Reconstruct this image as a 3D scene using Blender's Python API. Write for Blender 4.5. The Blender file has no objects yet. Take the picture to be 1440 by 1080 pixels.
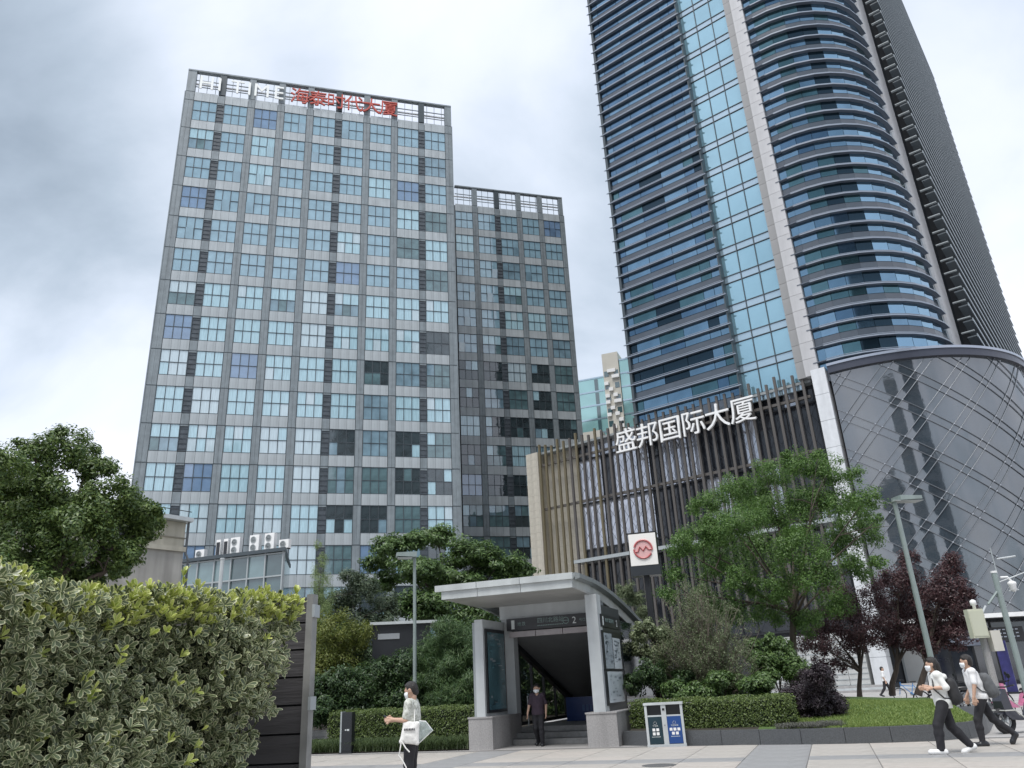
import bpy, math, random
import numpy as np
from mathutils import Vector, Matrix
random.seed(7); rng = np.random.default_rng(7)
S = bpy.context.scene
COL = S.collection
R = math.radians

# ------------------------------------------------------------------ camera
PITCH, ROLL, CAMH, FPX = R(21.6), R(3.0), 1.5, 1085.0
_F = Vector((0, math.cos(PITCH), math.sin(PITCH)))
_R0 = Vector((1, 0, 0)); _U0 = Vector((0, -math.sin(PITCH), math.cos(PITCH)))
_R = _R0 * math.cos(ROLL) - _U0 * math.sin(ROLL)
_U = _R0 * math.sin(ROLL) + _U0 * math.cos(ROLL)
cam_d = bpy.data.cameras.new('camera'); cam = bpy.data.objects.new('camera', cam_d); COL.objects.link(cam)
cam.matrix_world = Matrix(((_R.x, _U.x, -_F.x, 0), (_R.y, _U.y, -_F.y, 0), (_R.z, _U.z, -_F.z, CAMH), (0, 0, 0, 1)))
cam_d.sensor_width = 36; cam_d.lens = 36 * FPX / 1440; cam_d.clip_end = 3000; cam_d.clip_start = .05
S.camera = cam
CAM = Vector((0, 0, CAMH))

# ------------------------------------------------------------------ light, sky, exposure
S.view_settings.view_transform = 'Standard'; S.view_settings.look = 'None'
S.view_settings.exposure = 1.15; S.view_settings.gamma = 1; S.view_settings.use_curve_mapping = False
SUN_EL, SUN_AZ = R(64), R(205)          # azimuth clockwise from +Y: behind the camera, a little left
W = bpy.data.worlds.new('World'); S.world = W; W.use_nodes = True
nt = W.node_tree; nt.nodes.clear()
def wn(t, **kw):
    n = nt.nodes.new(t)
    for k, v in kw.items(): setattr(n, k, v)
    return n
def wmath(op, a, b=None):
    n = wn('ShaderNodeMath', operation=op)
    for i, x in enumerate((a, b)):
        if x is None: continue
        if isinstance(x, (int, float)): n.inputs[i].default_value = x
        else: nt.links.new(x, n.inputs[i])
    return n.outputs[0]
out = wn('ShaderNodeOutputWorld'); bg = wn('ShaderNodeBackground'); bg.inputs[1].default_value = .1
sky = wn('ShaderNodeTexSky', sky_type='NISHITA'); sky.sun_disc = False
sky.sun_elevation = SUN_EL; sky.sun_rotation = SUN_AZ
tc = wn('ShaderNodeTexCoord'); sep = wn('ShaderNodeSeparateXYZ'); nt.links.new(tc.outputs['Generated'], sep.inputs[0])
zc = wmath('ADD', wmath('MAXIMUM', sep.outputs[2], 0.0), .35)
cmb = wn('ShaderNodeCombineXYZ')
nt.links.new(wmath('DIVIDE', sep.outputs[0], zc), cmb.inputs[0]); nt.links.new(wmath('DIVIDE', sep.outputs[1], zc), cmb.inputs[1])
n1 = wn('ShaderNodeTexNoise'); n1.inputs['Scale'].default_value = 1.55; n1.inputs['Detail'].default_value = 9; n1.inputs['Roughness'].default_value = .52; n1.inputs['Distortion'].default_value = .35
mp = wn('ShaderNodeMapping'); mp.inputs['Location'].default_value = (3.1, 1.7, .4); nt.links.new(cmb.outputs[0], mp.inputs[0]); nt.links.new(mp.outputs[0], n1.inputs['Vector'])
n2 = wn('ShaderNodeTexNoise'); n2.inputs['Scale'].default_value = .75; n2.inputs['Detail'].default_value = 5; nt.links.new(mp.outputs[0], n2.inputs['Vector'])
def cloud_bank(px, py, r, amt):          # a broad bank of darker cloud round one direction of the sky
    d = (_F + _R * ((px - 720) / FPX) - _U * ((py - 540) / FPX)).normalized()
    dp = wn('ShaderNodeVectorMath', operation='DISTANCE'); nt.links.new(tc.outputs['Generated'], dp.inputs[0]); dp.inputs[1].default_value = d
    mr = wn('ShaderNodeMapRange', interpolation_type='SMOOTHSTEP'); mr.inputs[1].default_value = r; mr.inputs[2].default_value = r * .1; mr.inputs[3].default_value = 0; mr.inputs[4].default_value = amt
    nt.links.new(dp.outputs['Value'], mr.inputs[0]); return mr.outputs[0]
dens = wmath('ADD', wmath('MULTIPLY', n1.outputs['Fac'], .62), wmath('MULTIPLY', n2.outputs['Fac'], .38))
for px, py, r, a in ((-30, 140, .29, -.16), (90, 430, .30, -.03), (60, 560, .22, .07), (560, 30, .40, .03), (1330, 250, .35, .04), (190, 60, .2, .05)):
    dens = wmath('ADD', dens, cloud_bank(px, py, r, a))
cr = wn('ShaderNodeValToRGB'); nt.links.new(dens, cr.inputs[0])
e = cr.color_ramp.elements
e[0].position = .26; e[0].color = (.19, .235, .285, 1); e[1].position = .70; e[1].color = (.86, .87, .91, 1)
for p, c in ((.37, (.36, .42, .49, 1)), (.45, (.53, .585, .665, 1)), (.50, (.64, .68, .77, 1)), (.57, (.72, .745, .82, 1))):
    x = cr.color_ramp.elements.new(p); x.color = c
sc10 = wn('ShaderNodeVectorMath', operation='SCALE'); sc10.inputs[3].default_value = 6.9; nt.links.new(cr.outputs[0], sc10.inputs[0])
mx = wn('ShaderNodeMix', data_type='RGBA'); mx.inputs[0].default_value = .90
nt.links.new(sky.outputs[0], mx.inputs[6]); nt.links.new(sc10.outputs[0], mx.inputs[7])
nt.links.new(mx.outputs[2], bg.inputs[0]); nt.links.new(bg.outputs[0], out.inputs[0])
sun_d = bpy.data.lights.new('sun', 'SUN'); sun = bpy.data.objects.new('sun', sun_d); COL.objects.link(sun)
sun_d.energy = 1.5; sun_d.angle = R(26); sun_d.color = (1, .975, .94)
_sd = Vector((math.sin(SUN_AZ) * math.cos(SUN_EL), math.cos(SUN_AZ) * math.cos(SUN_EL), math.sin(SUN_EL)))
sun.rotation_euler = _sd.to_track_quat('Z', 'Y').to_euler(); sun.location = (0, 0, 60)

# ------------------------------------------------------------------ materials
MATS = {}
def mat(name, col, rough=.6, metal=0, ior=1.5, var=.0, scale=3.0, bump=0, bscale=40, island=0, col2=None, trans=0, stretch=(1, 1, 1), alpha=1, emit=0, streak=0):
    if name in MATS: return MATS[name]
    m = bpy.data.materials.new(name); m.use_nodes = True; n = m.node_tree.nodes; l = m.node_tree.links
    b = n['Principled BSDF']; b.inputs['Roughness'].default_value = rough; b.inputs['Metallic'].default_value = metal; b.inputs['IOR'].default_value = ior
    c4 = (*col, 1); b.inputs['Base Color'].default_value = c4; m.diffuse_color = c4
    src = None
    if var or bump or streak:
        t = n.new('ShaderNodeTexCoord'); mpn = n.new('ShaderNodeMapping'); mpn.inputs['Scale'].default_value = stretch; l.new(t.outputs['Object'], mpn.inputs[0])
    if col2 or var:
        mi = n.new('ShaderNodeMix'); mi.data_type = 'RGBA'
        a = tuple(max(0, x * (1 - var)) for x in col); c = tuple(min(1, x * (1 + var)) for x in col) if not col2 else col2
        mi.inputs[6].default_value = (*a, 1); mi.inputs[7].default_value = (*c, 1)
        if island:
            g = n.new('ShaderNodeNewGeometry'); l.new(g.outputs['Random Per Island'], mi.inputs[0])
        else:
            nz = n.new('ShaderNodeTexNoise'); nz.inputs['Scale'].default_value = scale; nz.inputs['Detail'].default_value = 6; l.new(mpn.outputs[0], nz.inputs['Vector'])
            mr = n.new('ShaderNodeMapRange'); mr.inputs[1].default_value = .3; mr.inputs[2].default_value = .7; l.new(nz.outputs['Fac'], mr.inputs[0]); l.new(mr.outputs[0], mi.inputs[0])
        src = mi.outputs[2]
    if streak:                               # rain streaks and grime: stretched noise multiplied in
        s1 = n.new('ShaderNodeTexNoise'); s1.inputs['Scale'].default_value = 1.0; s1.inputs['Detail'].default_value = 5
        m2 = n.new('ShaderNodeMapping'); m2.inputs['Scale'].default_value = (2.2, 2.2, .18); l.new(t.outputs['Object'], m2.inputs[0]); l.new(m2.outputs[0], s1.inputs['Vector'])
        mr2 = n.new('ShaderNodeMapRange'); mr2.inputs[1].default_value = .35; mr2.inputs[2].default_value = .7; mr2.inputs[3].default_value = 1; mr2.inputs[4].default_value = 1 - streak; l.new(s1.outputs['Fac'], mr2.inputs[0])
        mm = n.new('ShaderNodeVectorMath'); mm.operation = 'SCALE'; l.new(mr2.outputs[0], mm.inputs[3])
        if src: l.new(src, mm.inputs[0])
        else: mm.inputs[0].default_value = col
        src = mm.outputs[0]
    if src: l.new(src, b.inputs['Base Color'])
    if bump:
        nb = n.new('ShaderNodeTexNoise'); nb.inputs['Scale'].default_value = bscale; nb.inputs['Detail'].default_value = 4; l.new(mpn.outputs[0], nb.inputs['Vector'])
        bp = n.new('ShaderNodeBump'); bp.inputs['Strength'].default_value = bump; bp.inputs['Distance'].default_value = .02; l.new(nb.outputs['Fac'], bp.inputs['Height']); l.new(bp.outputs[0], b.inputs['Normal'])
    if trans:
        tr = n.new('ShaderNodeBsdfTranslucent'); ms = n.new('ShaderNodeMixShader'); ms.inputs[0].default_value = trans
        if src: l.new(src, tr.inputs[0])
        else: tr.inputs[0].default_value = c4
        l.new(b.outputs[0], ms.inputs[1]); l.new(tr.outputs[0], ms.inputs[2]); l.new(ms.outputs[0], n['Material Output'].inputs[0])
    if alpha < 1: b.inputs['Alpha'].default_value = alpha
    if emit: b.inputs['Emission Color'].default_value = c4; b.inputs['Emission Strength'].default_value = emit
    MATS[name] = m; return m
def leafm(name, c1, c2, rough=.5, trans=.3): return mat(name, c1, rough, var=.001, col2=c2, island=1, trans=trans)

# ------------------------------------------------------------------ mesh helpers
class MB:
    def __init__(s): s.v = []; s.f = []; s.m = []
    def poly(s, vs, fs, mi=0):
        o = len(s.v); s.v += [tuple(v) for v in vs]
        for f in fs: s.f.append([i + o for i in f]); s.m.append(mi)
        return s
    def box(s, x0, x1, y0, y1, z0, z1, mi=0):
        return s.poly([(x0, y0, z0), (x1, y0, z0), (x1, y1, z0), (x0, y1, z0), (x0, y0, z1), (x1, y0, z1), (x1, y1, z1), (x0, y1, z1)],
                      [(0, 3, 2, 1), (4, 5, 6, 7), (0, 1, 5, 4), (1, 2, 6, 5), (2, 3, 7, 6), (3, 0, 4, 7)], mi)
    def bar(s, a, b, w, h=None, mi=0, up=(0, 0, 1)):
        a = Vector(a); b = Vector(b); h = h or w; d = (b - a).normalized(); u = Vector(up)
        if abs(d.dot(u)) > .98: u = Vector((0, 1, 0))
        x = d.cross(u).normalized(); y = x.cross(d); c = []
        for p in (a, b):
            for sx, sy in ((-1, -1), (1, -1), (1, 1), (-1, 1)): c.append(p + x * (sx * w / 2) + y * (sy * h / 2))
        return s.poly(c, [(0, 3, 2, 1), (4, 5, 6, 7), (0, 1, 5, 4), (1, 2, 6, 5), (2, 3, 7, 6), (3, 0, 4, 7)][::1], mi)
    def tube(s, pts, r, n=8, mi=0, closed=False):
        pts = [Vector(p) for p in pts]; k = len(pts); rs = r if isinstance(r, (list, tuple)) else [r] * k
        rings = []; px = None
        for i, p in enumerate(pts):
            d = (pts[(i + 1) % k] - pts[i - 1]) if closed else (pts[min(i + 1, k - 1)] - pts[max(i - 1, 0)])
            d = d.normalized() if d.length > 1e-9 else Vector((0, 0, 1))
            if px is None:
                a = Vector((0, 0, 1)) if abs(d.z) < .9 else Vector((1, 0, 0)); px = a.cross(d).normalized()
            else:
                px = (px - d * px.dot(d)); px = px.normalized() if px.length > 1e-6 else Vector((1, 0, 0))
            y = d.cross(px)
            rings.append([p + px * (rs[i] * math.cos(2 * math.pi * j / n)) + y * (rs[i] * math.sin(2 * math.pi * j / n)) for j in range(n)])
        vs = [v for q in rings for v in q]; fs = []
        for i in range(k if closed else k - 1):
            i2 = (i + 1) % k
            for j in range(n): fs.append((i * n + j, i * n + (j + 1) % n, i2 * n + (j + 1) % n, i2 * n + j))
        if not closed: fs += [tuple(range(n))[::-1], tuple((k - 1) * n + j for j in range(n))]
        return s.poly(vs, fs, mi)
    def lathe(s, prof, c=(0, 0, 0), n=16, mi=0, axis='z'):
        vs = []
        for r, z in prof:
            for j in range(n):
                a = 2 * math.pi * j / n; p = (r * math.cos(a), r * math.sin(a), z)
                if axis == 'x': p = (p[2], p[0], p[1])
                if axis == 'y': p = (p[0], p[2], p[1])
                vs.append((p[0] + c[0], p[1] + c[1], p[2] + c[2]))
        fs = []
        for i in range(len(prof) - 1):
            for j in range(n): fs.append((i * n + j, i * n + (j + 1) % n, (i + 1) * n + (j + 1) % n, (i + 1) * n + j))
        fs += [tuple(range(n))[::-1], tuple((len(prof) - 1) * n + j for j in range(n))]
        return s.poly(vs, fs, mi)
    def prism(s, pts, z0, z1, mi=0):
        n = len(pts); vs = [(x, y, z0) for x, y in pts] + [(x, y, z1) for x, y in pts]
        return s.poly(vs, [tuple(range(n))[::-1], tuple(range(n, 2 * n))] + [(i, (i + 1) % n, n + (i + 1) % n, n + i) for i in range(n)], mi)
    def mesh(s, name, mats, smooth=False, bevel=0):
        me = bpy.data.meshes.new(name); me.from_pydata(s.v, [], s.f)
        for m in (mats if isinstance(mats, (list, tuple)) else [mats]): me.materials.append(m)
        me.polygons.foreach_set('material_index', s.m)
        if smooth: me.polygons.foreach_set('use_smooth', [True] * len(s.f))
        me.update(); return me
    def build(s, name, mats, parent=None, loc=(0, 0, 0), rot=(0, 0, 0), smooth=False, kind=None):
        return obj(name, s.mesh(name, mats, smooth), parent, loc, rot, kind=kind)
def obj(name, me, parent=None, loc=(0, 0, 0), rot=(0, 0, 0), scale=(1, 1, 1), kind=None):
    o = bpy.data.objects.new(name, me); COL.objects.link(o)
    o.location = loc; o.rotation_euler = rot; o.scale = scale
    if parent: o.parent = parent
    if kind: o['kind'] = kind
    return o
def tag(o, label, cat, group=None):
    o['label'] = label; o['category'] = cat
    if group: o['group'] = group
    return o
def thing(name, label, cat, loc=(0, 0, 0), rz=0, group=None):
    o = bpy.data.objects.new(name, None); COL.objects.link(o); o.location = loc; o.rotation_euler = (0, 0, rz); o.empty_display_size = .3
    return tag(o, label, cat, group)
def copy_tree(o, loc, rz, label, parent=None):
    def rec(q, par):
        c = q.copy(); COL.objects.link(c)
        if par: c.parent = par
        for ch in q.children: rec(ch, c)
        return c
    c = rec(o, None); c.location = loc; c.rotation_euler = (0, 0, rz); c['label'] = label; return c
def np_mesh(name, V, F, mats, smooth=False, mi=None):
    me = bpy.data.meshes.new(name); V = np.asarray(V, np.float32); F = np.asarray(F, np.int32); k = F.shape[1]
    me.vertices.add(len(V)); me.vertices.foreach_set('co', V.ravel())
    me.loops.add(F.size); me.loops.foreach_set('vertex_index', F.ravel())
    me.polygons.add(len(F)); me.polygons.foreach_set('loop_start', np.arange(0, F.size, k, dtype=np.int32)); me.polygons.foreach_set('loop_total', np.full(len(F), k, np.int32))
    for m in (mats if isinstance(mats, (list, tuple)) else [mats]): me.materials.append(m)
    if mi is not None: me.polygons.foreach_set('material_index', np.asarray(mi, np.int32))
    if smooth: me.polygons.foreach_set('use_smooth', np.ones(len(F), bool))
    me.update(calc_edges=True); me.validate(); return me
def merge_meshes(name, items):
    """items: (mesh, 4x4 Matrix) -> one mesh"""
    vs, fs, mi, mats = [], [], [], []
    for me, M in items:
        o = len(vs); vs += [tuple(M @ v.co) for v in me.vertices]
        loc = []
        for m in me.materials:
            if m not in mats: mats.append(m)
            loc.append(mats.index(m))
        for p in me.polygons: fs.append([i + o for i in p.vertices]); mi.append(loc[p.material_index] if loc else 0)
    me = bpy.data.meshes.new(name); me.from_pydata(vs, [], fs)
    for m in mats: me.materials.append(m)
    me.polygons.foreach_set('material_index', mi); me.update(); return me
def pieces(name, parent, items, limit=300, root=None):
    """items: (mesh, local loc, rot, scale); the nearest `limit` become parts, the rest one stuff part"""
    root = root or parent
    Mw = Matrix.Translation(root.location) @ root.rotation_euler.to_matrix().to_4x4()
    items = sorted(items, key=lambda t: (Mw @ Vector(t[1]) - CAM).length)
    made = [obj(name, me, parent, l, r, s) for me, l, r, s in items[:limit]]
    rest = items[limit:]
    if rest:
        ml = [(me, Matrix.LocRotScale(Vector(l), __import__('mathutils').Euler(r), Vector(s))) for me, l, r, s in rest]
        obj(name, merge_meshes(name + 's', ml), parent, kind='stuff')
    return made
def at(px, py, D):                 # world point at horizontal distance D from the camera along a line of sight
    d = _F + _R * ((px - 720) / FPX) - _U * ((py - 540) / FPX)
    return CAM + d * (D / math.hypot(d.x, d.y))
def ground(px, py, z=0):
    d = _F + _R * ((px - 720) / FPX) - _U * ((py - 540) / FPX)
    return CAM + d * ((z - CAMH) / d.z)
def yaw(a): return math.pi / 2 - R(a)         # object's local x axis runs along compass direction a
I1 = (1, 1, 1); Z3 = (0, 0, 0)

def char_mesh(ch, size, depth, m):
    cu = bpy.data.curves.new('char', 'FONT'); cu.body = ch; cu.size = size; cu.extrude = depth / 2; cu.align_x = 'CENTER'; cu.resolution_u = 3
    o = bpy.data.objects.new('char', cu); COL.objects.link(o)
    bpy.context.view_layer.update()
    me = bpy.data.meshes.new_from_object(o.evaluated_get(bpy.context.evaluated_depsgraph_get()))
    bpy.data.objects.remove(o); bpy.data.curves.remove(cu)
    me.materials.clear(); me.materials.append(m); return me
def letters(name, parent, text, size, depth, m, p0, step, normal='-y', adv=None, sx=1.0, bold=0):
    """one object per character on a vertical face; p0 = centre-bottom of the first character, step = advance along the face"""
    x = 0
    for i, ch in enumerate(text):
        if ch != ' ':
            me = char_mesh(ch, size, depth, m)
            if normal == '-y': loc, rot = (p0[0] + x, p0[1], p0[2]), (math.pi / 2, 0, 0)
            elif normal == '+x': loc, rot = (p0[0], p0[1] + x, p0[2]), (math.pi / 2, 0, math.pi / 2)
            obj(name, me, parent, loc, rot, (sx, 1, 1))
        x += (adv[i] if adv else step)

# ------------------------------------------------------------------ palette
M_ground = mat('paving', (.36, .35, .34), .75, var=.18, scale=.8, bump=.15, bscale=25)
M_conc = mat('concrete', (.30, .30, .30), .8, var=.12, scale=2, streak=.25)
M_panel = mat('aluminium_panel', (.42, .46, .48), .42, var=.07, scale=.6, streak=.22)
M_pil = mat('pilaster_panel', (.215, .25, .27), .5, var=.12, scale=1.5, streak=.25)
M_louvre = mat('dark_louvre', (.06, .074, .088), .5, var=.3, scale=2)
M_mull = mat('mullion', (.05, .065, .075), .4)
M_dark = mat('dark_core', (.03, .033, .038), .7)
M_black = mat('black_metal', (.02, .022, .026), .35)
M_grey = mat('grey_metal', (.33, .36, .37), .4, var=.06, scale=5)
M_lgrey = mat('light_metal', (.52, .55, .56), .35, var=.06, scale=3, streak=.15)
M_white = mat('white_paint', (.78, .78, .77), .45, var=.05, scale=4)
M_red = mat('red_sign', (.45, .07, .05), .5)
M_stone = mat('cream_stone', (.50, .47, .40), .7, var=.12, scale=1.2, streak=.2, bump=.1)
M_granite = mat('grey_granite', (.36, .35, .345), .6, var=.18, scale=30, streak=.25, bump=.05)
M_dgranite = mat('dark_granite', (.075, .08, .085), .45, var=.25, scale=40)
M_bark = mat('bark', (.075, .06, .048), .9, var=.3, scale=8, bump=.6, bscale=20, stretch=(1, 1, .25))
M_rubber = mat('rubber', (.025, .025, .027), .8)
M_skin = mat('skin', (.50, .32, .23), .55)
M_hair = mat('hair', (.018, .015, .014), .5, bump=.6, bscale=120)
M_eye = mat('eye', (.03, .02, .02), .2)
M_mask = mat('face_mask', (.75, .78, .80), .8)
# glass of the slab block: clear panes over curtains, blinds and dark rooms
G = [mat('glass_curtain_cyan', (.36, .54, .61), .04, ior=2.1, var=.14, scale=1.3, bump=.12, bscale=1.6, stretch=(6, 1, .5)),
     mat('glass_curtain_pale', (.46, .57, .62), .04, ior=2.1, var=.12, scale=1.3, bump=.12, bscale=1.6, stretch=(7, 1, .4)),
     mat('glass_mid', (.18, .28, .34), .03, ior=2.2, var=.25, scale=.8, bump=.12, bscale=1.6),
     mat('glass_blue', (.16, .25, .38), .03, ior=2.2, var=.15, scale=.8, bump=.12, bscale=1.6),
     mat('glass_dark', (.035, .05, .056), .03, ior=2.0, var=.4, scale=.9, bump=.12, bscale=1.6),
     mat('glass_teal', (.10, .17, .185), .03, ior=2.1, var=.35, scale=.9, bump=.12, bscale=1.6),
     mat('glass_steel', (.25, .39, .47), .03, ior=2.2, var=.14, scale=.8, bump=.12, bscale=1.6)]

# ================================================================== GROUND
g = MB(); g.poly([(-900, -900, 0), (900, -900, 0), (900, 1200, 0), (-900, 1200, 0)], [(0, 1, 2, 3)])
go = g.build('ground', M_ground); go['kind'] = 'structure'
EO = Vector((-1.71, 23.53, 0)); EY = yaw(110)                 # frame of the metro entrance, plaza, kerb: x right, y back
EX = Vector((math.cos(EY), math.sin(EY), 0)); EV = Vector((-math.sin(EY), math.cos(EY), 0))
def ent(s, v, z=0): return EO + EX * s + EV * v + Vector((0, 0, z))
pl = bpy.data.objects.new('plaza', MB().box(-9, 14, -13.6, -.16, .0035, .006).mesh('plaza', mat('paving_joint', (.16, .155, .15), .9))); COL.objects.link(pl)
pl.location = EO; pl.rotation_euler = (0, 0, EY); pl['kind'] = 'structure'
sl_m = [mat('slab_pale', (.425, .40, .365), .6, streak=.22, var=.16, scale=1.7, bump=.12, bscale=60), mat('slab_warm', (.46, .425, .385), .6, streak=.22, var=.15, scale=1.7, bump=.12, bscale=60), mat('slab_grey', (.30, .30, .30), .55, streak=.22, var=.18, scale=1.7, bump=.12, bscale=60)]
slab_meshes = []
for m in sl_m:
    b = MB(); b.poly([(-.594, -.394, 0), (.594, -.394, 0), (.594, .394, 0), (-.594, .394, 0), (-.59, -.39, .014), (.59, -.39, .014), (.59, .39, .014), (-.59, .39, .014)],
                     [(4, 5, 6, 7), (0, 1, 5, 4), (1, 2, 6, 5), (2, 3, 7, 6), (3, 0, 4, 7)]); slab_meshes.append(b.mesh('paving_slab', m))
its = []
for j in range(16):
    for i in range(19):
        s = -8.4 + i * 1.2; v = -13.1 + j * .8
        k = 2 if (i % 6 == 2 or j in (3, 11)) else random.choice((0, 0, 1))
        its.append((slab_meshes[k], (s, v, .004 + random.uniform(0, .002)), Z3, I1))
pieces('paving_slab', pl, its, 300)
mh = thing('drain_cover', 'round iron drain cover set in the plaza paving', 'drain cover', ent(6.3, -5.2, .0185)); MB().lathe([(.33, 0), (.33, .006), (.3, .009)], n=24).build('cover', mat('cast_iron', (.10, .10, .10), .6, bump=.5, bscale=30), mh)

# ================================================================== SLAB OFFICE BLOCK (left)
HB = thing('office_building', 'grey panelled high rise with a lower wing and red rooftop letters', 'office building', (-38.58, 75.74, 0), yaw(74.25))
ZC = [70.42 - 4.263 * k for k in range(17)]; PIT = 3.63; WW = 2.75; WH = 2.9
frm = MB(); frm.box(-.03, WW + .03, -.05, .06, -.06, 0); frm.box(-.03, WW + .03, -.05, .06, WH, WH + .06)
for x in (0, WW / 3, 2 * WW / 3, WW): frm.box(x - .035, x + .035, -.05, .055, 0, WH)
frm.box(0, WW, -.052, .05, WH * .5 - .035, WH * .5 + .035)
FRM = frm.mesh('window', M_mull)
PW, PH = WW / 3 - .07, WH / 2 - .035
def pane_mesh(w, h, m): return MB().poly([(0, 0, 0), (w, 0, 0), (w, .02, 0), (0, .02, 0), (0, 0, h), (w, 0, h), (w, .02, h), (0, .02, h)], [(0, 1, 5, 4), (3, 2, 1, 0)[::1], (4, 5, 6, 7), (1, 2, 6, 5), (3, 0, 4, 7), (2, 3, 7, 6)]).mesh('pane', m)
PANE = [pane_mesh(PW, PH, m) for m in G]
PANEL = MB().box(.01, WW / 3 - .01, -.04, .1, 0, 1.30).mesh('spandrel_panel', M_panel)
def hb_front(x0, nb, y0, bx, darkness, mb_pil, top, dark_after):
    wins = []; panels = []
    for r, zc in enumerate(ZC):
        for b in range(nb):
            x = x0 + bx[b]; wins.append((r, b, x, y0, zc - WH / 2))
            for q in range(3): panels.append((PANEL, (x + q * WW / 3, y0, zc + WH / 2 + .065 - .0), Z3, I1))
    return wins, panels
wins_all = []; pan_all = []
bx_t = [.72 + PIT * k for k in range(9)]; bx_t[-1] = 29.72
bx_w = [-.1 + PIT * k for k in range(5)]
WO = Vector((-7.4, 102.7, 0)) - Vector((-38.58, 75.74, 0)); a = HB.rotation_euler.z
WOx = WO.x * math.cos(a) + WO.y * math.sin(a); WOy = -WO.x * math.sin(a) + WO.y * math.cos(a)
w1, p1 = hb_front(0, 9, 0, bx_t, 0, None, 76.7, (0, 4, 7)); w2, p2 = hb_front(WOx, 5, WOy, bx_w, 0, None, 76.6, (1,))
# main solid behind the skin, roof slabs
b = MB(); b.box(-.35, 33.4, .3, 22, 0, 73.2); b.build('wall', M_dark, HB)
b = MB(); b.box(WOx - 8, WOx + 17.9, WOy + .3, WOy + 16, 0, 73.2); b.build('wall', M_dark, HB)
b = MB(); b.box(33.4, 33.5, -.1, 22, 0, 73.2); b.box(-.45, -.35, -.1, 22, 0, 73.2); b.box(WOx + 17.9, WOx + 18, WOy - .1, WOy + 16, 0, 73.2); b.build('side_wall', M_pil, HB)
# windows (parts) and panes (sub-parts for the nearest, one joined part for the rest)
Mw = Matrix.Translation(HB.location) @ HB.rotation_euler.to_matrix().to_4x4()
allw = [(w, 0) for w in w1] + [(w, 1) for w in w2]
allw.sort(key=lambda t: (Mw @ Vector((t[0][2], t[0][3], t[0][4])) - CAM).length)
allw_vis = [t for t in allw if t[0][0] <= 14]
allw_vis.sort(key=lambda t: (Mw @ Vector((t[0][2], t[0][3], t[0][4])) - CAM).length)
rest = []; npane = 0
for (r, bb, x, y, z), wing in allw:
    wo = obj('window', FRM, HB, (x, y, z))
    # curtains and bare rooms; extra dark panes lower right paint in the tower's reflection
    u = random.random(); fx = bb / 9 + (0.62 if wing else 0); fy = r / 16
    bare = .012 + .78 * max(0, min(1, (fx * 1.15 + fy * 1.0 - 1.05) * 2.0))
    if wing: bare = min(.75, max(0, fy - .12) * 1.9 + bb * .04)
    if random.random() < bare: base = random.choice((4, 4, 5, 5, 2))
    else: base = random.choice((0, 0, 1, 1, 0, 0, 0)) if fy > .35 else random.choice((6, 6, 6, 0, 6, 2, 6))
    if random.random() < .035: base = 3
    split = random.random()
    for c in range(3):
        for q in range(2):
            k = base
            if base in (4, 5) and random.random() < .18: k = random.choice((2, 5, 0))
            if base in (0, 1) and random.random() < .2: k = random.choice((0, 1))
            if base in (0, 1) and q == 0 and split < .12: k = random.choice((5, 2))
            tilt = (random.uniform(-.007, .007), 0, random.uniform(-.007, .007))
            if (c + q * 3 + r + bb) % 37 == 5 and q == 0 and random.random() < .45: tilt = (.20, 0, 0)     # a sash pushed open
            l = (c * WW / 3 + .035, .0, q * WH / 2 + (.0 if q == 0 else .035))
            if r >= 9 and not wing and npane < 300: obj('pane', PANE[k], wo, l, tilt); npane += 1
            else: rest.append((PANE[k], Matrix.LocRotScale(Vector((x + l[0], y + l[1], z + l[2])), __import__('mathutils').Euler(tilt), None)))
obj('pane', merge_meshes('panes', rest), HB, kind='stuff')
# rows of windows below the seventeen already fill down to z 0.7
pieces('spandrel_panel', HB, p1 + p2, 300)
def strips(x0, y0, xs, dark, top, corner):
    for i, (xa, xb) in enumerate(xs):
        b = MB()
        for r, zc in enumerate(ZC):
            z0, z1 = zc - WH / 2 - .05, zc + WH / 2 + 1.36
            if i in dark:
                b.box(xa, xb, y0 + .02, y0 + .2, z0 + .02, zc + WH / 2 - .2, 1)
                for q in range(5): b.box(xa, xb, y0 - .03, y0 + .05, z0 + .3 + q * .55, z0 + .36 + q * .55, 1)
                b.box(xa, xb, y0 - .05, y0 + .2, zc + WH / 2 - .18, z0 + 4.2, 0)
            else:
                w = (xb - xa) / 2
                for q in range(2):
                    b.box(xa + q * w + .008, xa + (q + 1) * w - .008, y0 - .06, y0 + .2, z0 + .02, z0 + 3.0, 0); b.box(xa + q * w + .008, xa + (q + 1) * w - .008, y0 - .06, y0 + .2, z0 + 3.04, z1 - .02, 0)
        b.box(xa, xb, y0 - .05, y0 + .5, ZC[0] + WH / 2 + 1.42, top, 2 if i in dark else 0)
        b.build('pilaster', [M_pil, M_louvre, M_mull], HB)
xs = [(-.35, .68)] + [(bx_t[k] + WW + .04, bx_t[k + 1] - .04) for k in range(8)] + [(bx_t[8] + WW + .04, 33.4)]
strips(0, 0, xs, (1, 5, 8), 76.55, True)
xw = [(WOx + bx_w[k] + WW + .04, WOx + bx_w[k + 1] - .04) for k in range(4)] + [(WOx + bx_w[4] + WW + .04, WOx + 17.9)]
strips(WOx, WOy, xw, (1,), 76.5, True)
# thin floor lines: dark transom joints across the whole front
b = MB()
for zc in ZC:
    b.box(-.35, 33.4, -.075, -.05, zc + WH / 2 + .01, zc + WH / 2 + .06); b.box(WOx - .1, WOx + 17.9, WOy - .075, WOy - .05, zc + WH / 2 + .01, zc + WH / 2 + .06)
b.build('floor_line', M_mull, HB)
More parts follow.
